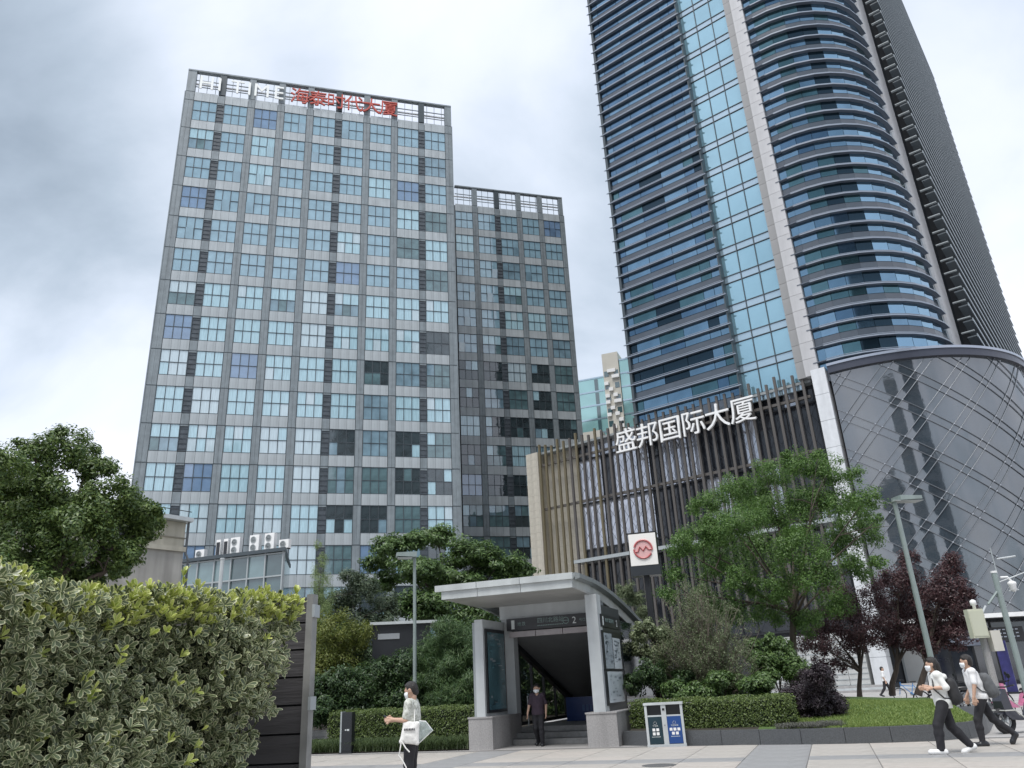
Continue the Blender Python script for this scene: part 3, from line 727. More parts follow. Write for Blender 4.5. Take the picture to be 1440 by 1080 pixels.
for x, fans, lb in ((.75, 1, 'single fan white outdoor unit at the low left end of the annex roof'), (2.62, 2, 'twin fan white outdoor unit right of the two open black backed units'), (3.62, 2, 'twin fan white outdoor unit in the middle of the roof row'), (4.4, 2, 'white outdoor unit second from the right end of the roof row'), (5.15, 1, 'white outdoor unit at the right end of the annex roof')):
    ac_unit(gal(x, .35, gz + .05), cR, lb, fans)
for x, lb in ((1.72, 'white framed outdoor unit with black coil, left of the pair on the annex roof'), (2.12, 'white framed outdoor unit with black coil, right of the pair on the annex roof')):
    t = thing('air_conditioner', lb, 'air conditioner', gal(x, .35, gz + .05), cR, 'outdoor units on the annex roof')
    MB().box(-.2, .2, -.17, .2, 0, 1.32).build('casing', M_white, t); MB().box(-.15, .15, -.2, -.16, .12, 1.12).build('coil', M_black, t)
pst = thing('pole', 'plain pale pipe post standing in front of the glass annex', 'pole', (at(313, 785, 30).x, at(313, 785, 30).y, 0))
MB().lathe([(.07, 0), (.07, at(313, 785, 30).z - .05)], n=10).build('shaft', M_lgrey, pst); MB().lathe([(.085, 0), (.085, .05)], (0, 0, at(313, 785, 30).z - .05), 10).build('cap', M_lgrey, pst)

# ================================================================== METRO ENTRANCE
ME = thing('metro_entrance', 'metro station entrance with sloping pale canopy, granite plinths and dark signs', 'station entrance', EO, EY)
def zr(v): return 4.27 - max(0, v - .2) ** 1.55 * .048
for s0, s1, v1 in ((0, .72, 2.3), (3.42, 4.25, 2.9)):
    b = MB(); b.box(s0, s1, 0, v1, 0, .8); p = b.build('plinth', M_granite, ME)
    MB().box(s0 - .02, s1 + .02, -.02, v1, .8, .84).build('plinth_cap', M_granite, p)
for k in range(3):
    MB().box(.725, 3.415, 1.5 + .36 * k, 8.5 if k == 2 else 3, (k) * .15 + .006, .15 * (k + 1)).build('step', mat('step_stone', (.25, .25, .245), .6, var=.15, scale=10, streak=.1), ME)
    MB().box(.73, 3.41, 1.5 + .36 * k + .02, 1.5 + .36 * k + .07, .15 * (k + 1), .15 * (k + 1) + .004).build('nosing', M_dgranite, ME)
MB().box(.24, .5, .05, 1.72, .84, 3.45).build('side_panel', M_lgrey, ME)
MB().box(.15, .238, .1, 1.6, .84, 3.38).build('side_panel', M_grey, ME)
p = MB().box(.5, .55, .16, 1.62, .92, 3.2).build('poster_frame', M_black, ME)
def poster(name, parent, x, v0, v1, z0, z1, cols, seed, m0):
    r = random.Random(seed); f = MB().poly([(x, v0, z0), (x, v1, z0), (x, v1, z1), (x, v0, z1)], [(0, 1, 2, 3)]).build(name, m0, parent)
    b = MB()
    for k in range(26):
        a_ = r.uniform(v0 + .05, v1 - .25); zz = r.uniform(z0 + .05, z1 - .1); w_ = r.uniform(.04, .3); h_ = r.uniform(.015, .06)
        b.poly([(x + .004, a_, zz), (x + .004, min(v1 - .03, a_ + w_), zz), (x + .004, min(v1 - .03, a_ + w_), zz + h_), (x + .004, a_, zz + h_)], [(0, 1, 2, 3)], r.randrange(len(cols)))
    b.build('print', cols, f); return f
pc = [mat('ink_dark', (.02, .04, .05), .4), mat('ink_grey', (.20, .24, .26), .4), mat('ink_teal', (.06, .16, .19), .4)]
poster('poster', p, .556, .24, 1.54, 1.0, 3.1, pc, 3, mat('poster_teal', (.065, .13, .15), .15, ior=1.7, var=.4, scale=1.2))
MB().box(.42, .80, 1.74, 2.1, .84, 3.9).build('column', M_lgrey, ME)
MB().box(3.62, 3.95, .08, .5, .84, 3.88).build('column', M_lgrey, ME)
MB().box(3.3, 3.62, 1.7, 2.1, .84, 3.9).build('column', M_grey, ME)
MB().box(.42, 3.62, 1.62, 2.05, 3.52, 3.93).build('lintel', M_lgrey, ME)
for i in range(3): MB().box(.75 + i * .86, 1.59 + i * .86, 1.52, 1.72, 2.98, 3.14).build('light_housing', mat('housing', (.36, .33, .34), .35, var=.15, scale=3), ME)
sg = MB().box(.70, 3.34, 1.46, 1.6, 3.17, 3.52).build('sign_board', M_black, ME)
M_ink = mat('sign_print', (.62, .66, .66), .5); M_ink2 = mat('sign_print_dim', (.20, .28, .27), .5)
MB().box(.86, .96, 1.452, 1.46, 3.21, 3.47).build('pictogram', M_ink, sg)
def flat_text(parent, text, size, m, x, y, z, adv, sx=1.0):
    for i, ch in enumerate(text): obj('character', char_mesh(ch, size, .004, m), parent, (x + i * adv, y, z), (math.pi / 2, 0, 0), (sx, 1, 1))
flat_text(sg, '四川北路站', .17, M_ink2, 1.78, 1.455, 3.345, .17)
flat_text(sg, '2', .27, M_ink, 2.86, 1.455, 3.25, .2)
flat_text(sg, '号口', .10, M_ink2, 3.06, 1.455, 3.3, .1)
flat_text(sg, '地铁', .13, M_ink2, 1.12, 1.455, 3.30, .14)
b = MB()
for k in range(15): b.box(1.70 + k * .055, 1.74 + k * .055, 1.454, 1.46, 3.25, 3.275)
b.build('small_print', M_ink2, sg)
b = MB(); b.tube([(2.6 + .09 * math.cos(t), 1.455, 3.35 + .09 * math.sin(t)) for t in [i * .42 for i in range(15)]], .012, 5, closed=True); b.bar((2.5, 1.455, 3.35), (2.7, 1.455, 3.35), .015); b.build('ring_mark', M_ink2, sg)
# right wall with its own header sign and two notice cases
MB().box(3.66, 3.95, .5, 2.6, .84, 3.62).build('side_panel', mat('dark_panel', (.05, .055, .06), .35), ME)
h2 = MB().box(3.95, 3.99, .3, 2.5, 3.02, 3.36).build('sign_board', M_black, ME)
MB().box(3.99, 3.995, .42, .52, 3.06, 3.3).build('pictogram', M_ink, h2)
obj('character', char_mesh('2', .27, .004, M_ink), h2, (3.994, 2.05, 3.09), (math.pi / 2, 0, math.pi / 2))
for i, ch in enumerate('四川北路站'): obj('character', char_mesh(ch, .13, .004, M_ink2), h2, (3.994, .8 + i * .2, 3.17), (math.pi / 2, 0, math.pi / 2))
for z0, z1 in ((1.92, 2.86), (1.04, 1.84)):
    fr = MB().box(3.95, 3.985, .26, 2.4, z0 - .06, z1 + .06).build('notice_case', M_black, ME)
    pp = [mat('ink_pale_grey', (.30, .34, .37), .4), mat('ink_mid', (.18, .21, .24), .4)]
    if z0 > 1.5:
        poster('notice', fr, 3.99, .4, 1.3, z0, z1, pp, 5, mat('notice_grey', (.36, .41, .45), .2)); poster('notice', fr, 3.99, 1.36, 2.25, z0, z1 - .1, pp, 6, mat('notice_white', (.62, .68, .72), .2))
        obj('character', char_mesh('2', .42, .004, pc[0]), fr, (3.996, .62, z0 + .42), (math.pi / 2, 0, math.pi / 2))
    else: poster('notice', fr, 3.99, .45, 2.2, z0, z1, pp, 8, mat('notice_white', (.62, .68, .72), .2))
# canopy: curved roof, stepped fascia in three panels, soffit panels, side beams
b = MB(); vs_ = [-1.1 + .42 * i for i in range(27)]; V = []
for v in vs_: z = zr(v); V += [(-.15, v, z + .08), (3.72, v, z + .08), (3.72, v, z - .02), (-.15, v, z - .02)]
Fq = []
for i in range(len(vs_) - 1):
    for j in range(4): Fq.append((i * 4 + j, i * 4 + 4 + j, i * 4 + 4 + (j + 1) % 4, i * 4 + (j + 1) % 4))
Fq += [(0, 1, 2, 3), tuple(4 * (len(vs_) - 1) + j for j in (3, 2, 1, 0))]
b.poly(V, Fq); b.build('roof', M_grey, ME)
M_fas = mat('fascia', (.50, .53, .53), .35, var=.06, scale=2, streak=.22)
for s0, s1 in ((-.42, .86), (.875, 2.15), (2.165, 3.68)):
    MB().box(s0, s1, -1.18, -1.05, 4.19, 4.36).build('fascia_panel', M_fas, ME)
    MB().box(max(s0, -.24), min(s1, 3.64), -1.12, -1.0, 3.97, 4.188).build('fascia_panel', M_fas, ME)
M_sof = mat('soffit', (.42, .42, .41), .45, var=.08, scale=1.5, streak=.1)
for i in range(3):
    for j in range(4):
        x0 = -.2 + j * .96; y0 = -.99 + i * .88
        MB().poly([(x0, y0, 3.97 - (y0 + 1) * .02), (x0 + .95, y0, 3.97 - (y0 + 1) * .02), (x0 + .95, y0 + .87, 3.97 - (y0 + 1.87) * .02), (x0, y0 + .87, 3.97 - (y0 + 1.87) * .02), (x0, y0, 4.02), (x0 + .95, y0, 4.02), (x0 + .95, y0 + .87, 4.02), (x0, y0 + .87, 4.02)], [(3, 2, 1, 0), (4, 5, 6, 7), (0, 1, 5, 4), (1, 2, 6, 5), (2, 3, 7, 6), (3, 0, 4, 7)]).build('soffit_panel', M_sof, ME)
for x0, x1 in ((-.22, .02), (3.5, 3.7)):
    b = MB(); V = []
    for v in vs_[:22]: z = zr(v); V += [(x0, v, z - .02), (x1, v, z - .02), (x1 - .08, v, z - .3), (x0 + .08, v, z - .3)]
    Fq = []
    for i in range(21):
        for j in range(4): Fq.append((i * 4 + j, i * 4 + 4 + j, i * 4 + 4 + (j + 1) % 4, i * 4 + (j + 1) % 4))
    Fq += [(0, 1, 2, 3), (87, 86, 85, 84)]
    b.poly(V, Fq); b.build('roof_beam', M_fas if x0 > 1 else M_grey, ME)
b = MB(); V = []
for v in vs_: z = zr(v); V += [(3.72, v, z + .1), (3.86, v, z + .06), (3.86, v, z - .06), (3.72, v, z - .1)]
Fq = []
for i in range(len(vs_) - 1):
    for j in range(4): Fq.append((i * 4 + j, i * 4 + 4 + j, i * 4 + 4 + (j + 1) % 4, i * 4 + (j + 1) % 4))
Fq += [(0, 1, 2, 3), tuple(4 * (len(vs_) - 1) + j for j in (3, 2, 1, 0))]
b.poly(V, Fq); b.build('gutter', mat('gutter', (.20, .22, .225), .4), ME)
M_eglass = mat('entrance_glass', (.05, .07, .075), .03, ior=1.5, alpha=.42)
MB().box(.34, .37, 2.12, 8.8, .5, 3.4).build('glass_wall', M_eglass, ME)
b = MB()
for v in (3.2, 4.4, 5.6, 6.8, 8.0): b.box(.31, .40, v, v + .06, .45, 3.5)
b.box(.31, .40, 2.1, 8.8, .45, .55); b.build('glass_frame', M_black, ME)
MB().box(3.9, 3.96, 2.61, 8.8, 0, 3.3).build('glass_wall', mat('dark_tinted_glass', (.012, .02, .025), .04, ior=1.7), ME)
MB().box(.3, 3.96, 8.8, 8.95, .0, 2.6).build('back_wall', M_dark, ME)
b = MB(); b.poly([(.42, 2.12, 3.1), (3.85, 2.12, 3.1), (3.85, 8.7, 1.1), (.42, 8.7, 1.1), (.42, 2.12, 3.2), (3.85, 2.12, 3.2), (3.85, 8.7, 1.2), (.42, 8.7, 1.2)], [(3, 2, 1, 0), (4, 5, 6, 7), (0, 1, 5, 4), (1, 2, 6, 5), (2, 3, 7, 6), (3, 0, 4, 7)]); b.build('ceiling', mat('stair_ceiling', (.20, .21, .22), .5, var=.1, scale=2), ME)
b = MB(); b.bar((.44, 2.2, 3.0), (.44, 8.7, 1.0), .16); b.build('ceiling_beam', M_black, ME)
bl = MB().box(1.35, 3.4, 4.9, 5.0, .46, 1.18).build('advert_panel', mat('advert_blue', (.015, .05, .20), .3), ME)
b = MB()
for k in range(9): b.box(1.9 + k * .13, 1.98 + k * .13, 4.893, 4.9, .74, .94)
b.build('print', mat('advert_print', (.05, .12, .30), .4), bl)
MB().tube([(.95, 2.3, .45), (.95, 2.3, 1.3), (.95, 2.9, 1.3), (.95, 2.9, .45)], .02, 6).build('hand_rail', M_lgrey, ME)

# ------------------------------------------------------------------ metro totem
tt = at(908, 797, 26); TT = thing('metro_totem', 'white square sign with red ring emblem on a dark post behind the entrance', 'sign', (tt.x, tt.y, 0), EY + R(6))
zb = tt.z; hb = at(908, 750, 26).z - zb - .02
MB().box(-.09, .09, -.09, .09, 0, zb - .28).build('post', M_black, TT)
MB().box(-.48, .48, -.24, .24, zb - .3, zb).build('base_box', mat('totem_base', (.03, .035, .04), .35), TT)
MB().box(-.46, .46, -.22, .22, zb, zb + hb).box(-.48, .48, -.24, .24, zb + hb, zb + hb + .03).build('sign_box', M_black, TT)
MB().box(-.44, .44, -.25, -.22, zb + .02, zb + hb - .02).build('face', mat('totem_face', (.80, .78, .74), .35), TT)
M_mr = mat('metro_red', (.42, .10, .10), .4); cz = zb + hb * .5
em = bpy.data.objects.new('emblem', MB().lathe([(.29, -.26), (.29, -.252)], (0, 0, cz), 28, axis='y').mesh('emblem', mat('emblem_pink', (.66, .40, .39), .4))); COL.objects.link(em); em.parent = TT
b = MB()
for a0, a1 in ((-.15, math.pi - .3), (math.pi - .05, 2 * math.pi - .55)):
    b.tube([(.29 * math.cos(a0 + (a1 - a0) * i / 14), -.268, cz + .29 * math.sin(a0 + (a1 - a0) * i / 14)) for i in range(15)], .032, 6)
pts = [(-.29, -.07), (-.17, -.07), (-.1, .08), (0, -.05), (.1, .08), (.17, -.02), (.29, -.02)]
b.tube([(x, -.268, cz + z) for x, z in pts], .028, 6); b.build('ring', M_mr, em)

# ================================================================== KERB, BEDS, LAWN, LOW WALLS
kp = [(4.27, .35), (5, -.05), (6.66, -.52), (8.3, -.95), (9.87, -1.17), (11.2, -1.1), (11.9, -.88), (12.45, -.2), (12.9, 1.1), (13.46, 4), (14.24, 8), (14.5, 11)]
def resample(pts, step):
    o = [Vector((*pts[0], 0))]; 
    for i in range(len(pts) - 1):
        for t in range(1, 9):
            p0, p1, p2, p3 = [Vector(pts[max(0, min(len(pts) - 1, i + d))]) for d in (-1, 0, 1, 2)]; u = t / 8
            q = .5 * ((2 * p1) + (p2 - p0) * u + (2 * p0 - 5 * p1 + 4 * p2 - p3) * u * u + (3 * p1 - p0 - 3 * p2 + p3) * u ** 3)
            o.append(Vector((q.x, q.y, 0)))
    r = [o[0]]; acc = 0
    for a_, b_ in zip(o, o[1:]):
        L = (b_ - a_).length
        while acc + L >= step:
            t = (step - acc) / L; a_ = a_.lerp(b_, t); r.append(a_); L = (b_ - a_).length; acc = 0
        acc += L
    return r
KP = resample(kp, .95)
kb = bpy.data.objects.new('kerb', MB().prism([(p.x, p.y + .32) for p in KP] + [(7, 9)], 0, .22).mesh('kerb', M_dgranite)); COL.objects.link(kb); kb.location = EO; kb.rotation_euler = (0, 0, EY); kb['kind'] = 'structure'
for i in range(len(KP) - 1):
    a_, c_ = KP[i], KP[i + 1]; d = (c_ - a_).normalized(); nrm = Vector((-d.y, d.x, 0))
    p = a_ + d * .006; q = c_ - d * .006
    b = MB(); b.poly([p + Vector((0, 0, 0)), q, q + nrm * .24, p + nrm * .24, p + nrm * .015 + Vector((0, 0, .34)), q + nrm * .015 + Vector((0, 0, .34)), q + nrm * .24 + Vector((0, 0, .34)), p + nrm * .24 + Vector((0, 0, .34))], [(3, 2, 1, 0), (4, 5, 6, 7), (0, 1, 5, 4), (1, 2, 6, 5), (2, 3, 7, 6), (3, 0, 4, 7)])
    b.build('kerb_stone', M_dgranite, kb)
M_soil = mat('soil', (.035, .03, .022), .95, var=.3, scale=4, bump=.5, bscale=15)
M_grassb = mat('grass_base', (.075, .13, .03), .9, var=.25, scale=1.2, bump=.6, bscale=60)
def lawn_z(s, v): return .30 + .30 * max(0, min(1, (v + 1.2) / 5)) * (1 - .25 * math.cos(s))
gv = []; gf = []
ns_, nv_ = 22, 24
inside = []
def kerb_front(s):            # front edge of the bed at this s
    best = None
    for a_, c_ in zip(KP, KP[1:]):
        if (a_.x <= s <= c_.x): best = a_.y + (c_.y - a_.y) * (s - a_.x) / max(1e-6, c_.x - a_.x); break
    return best if best is not None else 0
for i in range(ns_ + 1):
    s = 4.4 + (12.75 - 4.4) * i / ns_
    f0 = kerb_front(s) + .2
    for j in range(nv_ + 1):
        v = f0 + (12.0 - f0) * j / nv_; gv.append((s, v, lawn_z(s, v - kerb_front(s) - 1.0)))
for i in range(ns_):
    for j in range(nv_): q = i * (nv_ + 1) + j; gf.append((q, q + nv_ + 1, q + nv_ + 2, q + 1))
soil_f = [f for k, f in enumerate(gf) if k // nv_ < 9]; lawn_f = [f for k, f in enumerate(gf) if k // nv_ >= 9]
for nm, ff, m in (('planting_bed', soil_f, M_soil), ('lawn', lawn_f, M_grassb)):
    b = MB(); b.poly(gv, ff); o = b.build(nm, m, None, EO, (0, 0, EY), smooth=True); o['kind'] = 'structure'
# grass blades on the lawn
n = 26000; ss = rng.uniform(8.3, 12.7, n); kf = np.array([kerb_front(x) for x in ss]); vv = kf + .22 + (rng.random(n) ** 1.5) * 9
hh = rng.uniform(.025, .06, n); zz = np.array([lawn_z(a_, b_ - k_ - 1.0) for a_, b_, k_ in zip(ss, vv, kf)])
an = rng.uniform(0, 6.28, n); wd = .012
P0_ = np.stack([ss - wd * np.cos(an), vv - wd * np.sin(an), zz], 1); P1_ = np.stack([ss + wd * np.cos(an), vv + wd * np.sin(an), zz], 1); P2_ = np.stack([ss + rng.normal(0, .03, n), vv + rng.normal(0, .03, n), zz + hh], 1)
Vg = np.stack([P0_, P1_, P2_], 1).reshape(-1, 3)
go2 = obj('grass', np_mesh('grass', Vg, np.arange(3 * n).reshape(-1, 3), leafm('grass_blade', (0.121, 0.191, 0.038), (0.259, 0.324, 0.092), .6)), None, EO, (0, 0, EY), kind='stuff')
# bed, edging and low wall on the left of the entrance
lb = MB(); lb.poly([(-9, .1, .03), (-.05, .1, .03), (-.05, 16, .9), (-16, 16, .9), (-16, 4, .03)], [(0, 1, 2, 3, 4)]); o = lb.build('planting_bed', M_soil, None, EO, (0, 0, EY)); o['kind'] = 'structure'
LW = thing('low_wall', 'low grey granite wall left of the clipped hedge', 'wall', ent(-7.9, 1.7), EY)
for k in range(6):
    for r in range(3): MB().box(-3.4 + k * .98 + (.3 if r % 2 else 0), -2.43 + k * .98 + (.3 if r % 2 else 0), 0, .3, r * .2, r * .2 + .19).build('stone_block', M_granite, LW)

# ================================================================== FOLIAGE
def leaf_arrays(P, N, L, Wd, droop=0.0):
    n = len(P); N = N / (np.linalg.norm(N, axis=1, keepdims=True) + 1e-9)
    rv = rng.normal(size=(n, 3)); T = np.cross(N, rv); T /= (np.linalg.norm(T, axis=1, keepdims=True) + 1e-9)
    if droop: T[:, 2] -= droop; T /= (np.linalg.norm(T, axis=1, keepdims=True) + 1e-9)
    B = np.cross(N, T); L = L[:, None]; Wd = Wd[:, None]
    V = np.stack([P - T * L * .5, P + B * Wd * .5 + N * Wd * .15, P + T * L * .5, P - B * Wd * .5 + N * Wd * .15], 1).reshape(-1, 3)
    i = np.arange(n)[:, None] * 4; F = np.concatenate([i + [0, 1, 2], i + [0, 2, 3]], 1).reshape(-1, 3)
    return V, F
def foliage(name, parent, m, clumps, n, leaf, ratio=.45, sub=20, subr=.40, droop=0.0, origin=Vector((0, 0, 0)), up=.5, hollow=.45):
    C = np.array([list(c[0]) for c in clumps]); Rd = np.array([c[1] if hasattr(c[1], '__len__') else (c[1],) * 3 for c in clumps], float)
    w = (Rd.prod(1)) ** (2 / 3); w /= w.sum(); Ps = []; Ns = []
    for c, r, ww in zip(C, Rd, w):
        k = max(20, int(n * ww)); d = rng.normal(size=(sub, 3)); d /= np.linalg.norm(d, axis=1, keepdims=True)
        sc = c + d * r * (hollow + (1 - hollow) * rng.random((sub, 1))) * .85; sr = subr * rng.uniform(.6, 1.35, (sub, 1)) * r
        idx = rng.integers(0, sub, k); e_ = rng.normal(size=(k, 3)); e_ /= np.linalg.norm(e_, axis=1, keepdims=True)
        p = sc[idx] + e_ * sr[idx] * (rng.random((k, 1)) ** .45)
        Ps.append(p); nn = e_ * .6 + d[idx] * .5 + np.array([0, 0, up]) + rng.normal(size=(k, 3)) * .45; Ns.append(nn)
    P = np.concatenate(Ps) - np.array(origin); N = np.concatenate(Ns); k = len(P)
    L = leaf * rng.uniform(.7, 1.3, k); V, F = leaf_arrays(P, N, L, L * ratio, droop)
    return obj(name, np_mesh(name, V, F, m), parent)
def limbs(parent, base, fork, targets, r0, origin, bend=.25, twigs=2, name='trunk', m=None):
    b = MB(); base = Vector(base); fork = Vector(fork); seg = [base.lerp(fork, t) + Vector((random.uniform(-.06, .06), random.uniform(-.06, .06), 0)) * (1 if 0 < t < 1 else 0) for t in (0, .35, .7, 1)]
    b.tube([p - origin for p in seg], [r0 * 1.25, r0, r0 * .9, r0 * .8], 9)
    b.build(name, m or M_bark, parent)
    l = MB()
    for t in targets:
        t = Vector(t); st = fork.lerp(base, random.uniform(0, .18)); mid = st.lerp(t, .5) + Vector((random.uniform(-bend, bend), random.uniform(-bend, bend), random.uniform(0, bend * 1.5)))
        ra = r0 * random.uniform(.35, .55); l.tube([st - origin, st.lerp(mid, .5) + Vector((0, 0, .05)) - origin, mid - origin, t - origin], [ra, ra * .8, ra * .55, ra * .2], 6)
        for k in range(twigs):
            s_ = mid.lerp(t, random.uniform(.1, .7)); e_ = s_ + Vector((random.uniform(-1, 1), random.uniform(-1, 1), random.uniform(0, .9))) * (t - mid).length * .6
            l.tube([s_ - origin, s_.lerp(e_, .5) + Vector((0, 0, .08)) - origin, e_ - origin], [ra * .35, ra * .25, ra * .08], 5)
    l.build('limbs', m or M_bark, parent)
def cl(lst, D, dd=1.2, flat=.85, seed=None):
    r_ = random.Random(seed if seed is not None else 11); o = []
    for px, py, rp in lst:
        d = D + r_.uniform(-dd, dd); p = at(px, py, d); r = rp * (p - CAM).length / 1180
        o.append((p, (r, r, r * flat)))
    return o
def plant(name, label, cat, lst, D, m, n, leaf, trunk_px=None, r0=.12, group=None, flat=.85, dd=1.2, fork=None, gz=0, kind_trunk='trunk', **kw):
    C = cl([(a_, b_, c_ * 1.22) for a_, b_, c_ in lst], D, dd, flat); n = int(n * 2.3); leaf *= 1.12
    if trunk_px: base = at(trunk_px[0], trunk_px[1], D); base.z = gz
    else: base = Vector((sum(c[0].x for c in C) / len(C), sum(c[0].y for c in C) / len(C), gz))
    t = thing(name, label, cat, base, 0, group)
    fk = at(fork[0], fork[1], D) if fork else base + Vector((0, 0, .4 * (min(c[0].z for c in C) - gz) + .15))
    limbs(t, base, fk, [c[0] for c in (C[::2] if len(C) > 14 else C)], r0, base)
    foliage('crown', t, m, C, n, leaf, origin=base, **kw); return t
L_camphor = leafm('leaf_camphor', (0.045, 0.092, 0.028), (0.176, 0.247, 0.065), .45)
L_mid = leafm('leaf_mid_green', (0.045, 0.092, 0.028), (0.141, 0.224, 0.064), .45)
L_bright = leafm('leaf_bright_green', (.058, .13, .03), (.165, .275, .07), .45, .4)
L_dark = leafm('leaf_dark_green', (0.023, 0.054, 0.023), (0.083, 0.141, 0.046), .45)
L_grey = leafm('leaf_grey_green', (0.045, 0.074, 0.045), (0.122, 0.160, 0.090), .5)
L_yel = leafm('leaf_yellow_green', (0.090, 0.128, 0.023), (0.230, 0.256, 0.058), .5, .35)
L_bam = leafm('leaf_bamboo', (0.038, 0.090, 0.032), (0.128, 0.205, 0.070), .5, .35)
L_purple = leafm('leaf_purple', (0.036, 0.018, 0.021), (0.125, 0.059, 0.062), .45)
L_pdark = leafm('leaf_plum_dark', (0.018, 0.014, 0.018), (0.064, 0.044, 0.054), .45)
L_pale = leafm('leaf_pale_feathery', (0.166, 0.243, 0.090), (0.307, 0.384, 0.166), .6, .4)
L_twig = leafm('leaf_sparse_olive', (.08, .11, .05), (.20, .24, .13), .6, .3)
L_var = leafm('leaf_light_variegated', (0.090, 0.128, 0.058), (0.333, 0.384, 0.218), .5, .3)

plant('camphor_tree', 'large dense dark green tree rising behind the leafy front hedge', 'tree',
      [(50, 640, 30), (95, 628, 27), (125, 645, 22), (140, 662, 22), (90, 690, 42), (30, 700, 42), (150, 700, 36), (188, 708, 26), (206, 742, 22), (170, 758, 34), (110, 750, 42), (50, 760, 42), (5, 800, 40), (90, 805, 36), (148, 795, 24), (5, 655, 30), (60, 725, 40), (-30, 700, 45), (-25, 770, 45), (130, 725, 34), (185, 775, 20), (60, 830, 32), (120, 820, 26), (20, 835, 30), (170, 795, 18), (205, 720, 20)],
      26, L_camphor, 42000, .105, trunk_px=(60, 1000), r0=.25, fork=(70, 830), dd=1.5, sub=22, subr=.38)
plant('broadleaf_tree', 'spreading tiered green tree behind the street lamp and entrance canopy', 'tree',
      [(545, 768, 26), (580, 760, 24), (615, 755, 30), (655, 775, 34), (700, 795, 34), (730, 802, 22), (585, 800, 34), (640, 815, 42), (690, 835, 40), (545, 815, 26), (600, 850, 40), (660, 865, 42), (560, 855, 28), (530, 790, 20), (715, 830, 25)],
      40, L_mid, 22000, .20, trunk_px=(635, 1000), r0=.22, fork=(630, 880), flat=.55, dd=2.0, ratio=.36, up=.9, droop=.25)
plant('grey_leaf_tree', 'small grey green tree left of the black kiosk', 'tree', [(505, 828, 28), (475, 848, 26), (535, 852, 26), (505, 875, 32), (465, 880, 24), (545, 885, 22), (490, 812, 14)], 35, L_grey, 8000, .13, trunk_px=(505, 1000), r0=.12, ratio=.35)
plant('feathery_tree', 'thin pale green feathery young tree beside the board wall', 'tree', [(452, 788, 9), (450, 812, 14), (455, 838, 18), (447, 765, 6), (450, 865, 18)], 33, L_pale, 3000, .10, trunk_px=(452, 1000), r0=.05, ratio=.12, flat=1.3, dd=.3, droop=.1)
plant('yellow_green_shrub', 'tall yellowish green shrub at the left end of the planting', 'shrub', [(470, 885, 30), (450, 915, 32), (490, 915, 32), (445, 950, 28), (505, 890, 20), (480, 945, 32)], 30.5, L_yel, 9000, .10, r0=.05, ratio=.3)
plant('laurel_thicket', 'dense dark laurel thicket behind the lower shrubs left of the entrance', 'shrub', [(600, 930, 34), (505, 930, 34), (640, 900, 30), (450, 915, 26), (575, 960, 36), (530, 940, 34), (480, 905, 26), (660, 940, 26), (620, 965, 34)], 33.5, L_dark, 12000, .12, r0=.05)
plant('evergreen_shrub', 'green shrub beyond the left glass wall of the entrance', 'shrub', [(735, 925, 26), (760, 950, 26), (745, 980, 26), (775, 985, 22), (725, 960, 22)], 33, L_mid, 6000, .12, r0=.04)
plant('bamboo_clump', 'drooping bamboo clump between the lamp post and the entrance', 'bamboo', [(630, 890, 26), (655, 905, 24), (605, 915, 26), (640, 930, 34), (665, 950, 24), (610, 960, 32), (650, 975, 32), (625, 985, 30)], 28.5, L_bam, 15000, .15, r0=.03, ratio=.14, droop=.7)
plant('evergreen_shrub', 'dark evergreen shrub between the black kiosk and the clipped hedge', 'shrub', [(545, 938, 20), (570, 945, 26), (530, 960, 30), (565, 978, 28), (550, 990, 28), (590, 985, 20)], 29, L_dark, 11000, .10, r0=.05)
plant('evergreen_shrub', 'dark green shrub beneath the yellowish shrub, beside the board wall', 'shrub', [(455, 985, 30), (490, 980, 30), (510, 955, 26), (440, 965, 20), (470, 960, 26), (505, 990, 24), (440, 1000, 20)], 28.8, L_dark, 11000, .10, r0=.05)
plant('reed_clump', 'pale reedy clump left of the stone end wall', 'grass clump', [(722, 798, 15), (705, 805, 12), (735, 812, 12)], 43, L_bam, 2500, .25, r0=.04, ratio=.08, droop=.4, trunk_px=(722, 1000))
plant('shade_tree', 'big airy bright green tree in front of the slat screen', 'tree',
      [(1000, 705, 25), (1035, 688, 28), (1080, 668, 30), (1125, 655, 26), (1165, 662, 26), (1200, 668, 16), (1215, 705, 24), (1180, 705, 30), (1135, 705, 34), (1085, 715, 36), (1040, 735, 36), (990, 752, 30), (962, 775, 24), (1005, 790, 34), (1065, 775, 36), (1120, 765, 36), (1175, 755, 34), (1220, 748, 22), (1235, 730, 10), (975, 715, 14), (950, 808, 18), (1150, 805, 34), (1205, 795, 26), (1040, 820, 28), (1095, 820, 32), (1232, 790, 14), (1150, 640, 10), (1105, 640, 10), (940, 835, 18), (985, 835, 26), (1030, 858, 26), (1075, 860, 28), (1130, 870, 26), (1170, 850, 26), (960, 760, 22), (1010, 745, 30), (1060, 700, 26), (1205, 725, 24), (1110, 745, 30), (1000, 860, 20)],
      32, L_bright, 50000, .085, trunk_px=(1112, 985), r0=.135, fork=(1116, 850), dd=2.2, gz=.3, sub=24, subr=.37, ratio=.4, hollow=.3)
plant('light_shrub', 'light green variegated shrub behind the sign post', 'shrub', [(905, 885, 16), (930, 895, 18), (900, 915, 14), (925, 925, 18), (945, 905, 12), (895, 895, 9)], 25.2, L_var, 5000, .085, r0=.03, gz=.3)
plant('reed_clump', 'tall thin reedy clump left of the sign post behind the canopy edge', 'grass clump', [(880, 830, 13), (895, 842, 12), (870, 850, 12), (905, 860, 12)], 29, L_twig, 2600, .17, r0=.02, ratio=.1, gz=.3)
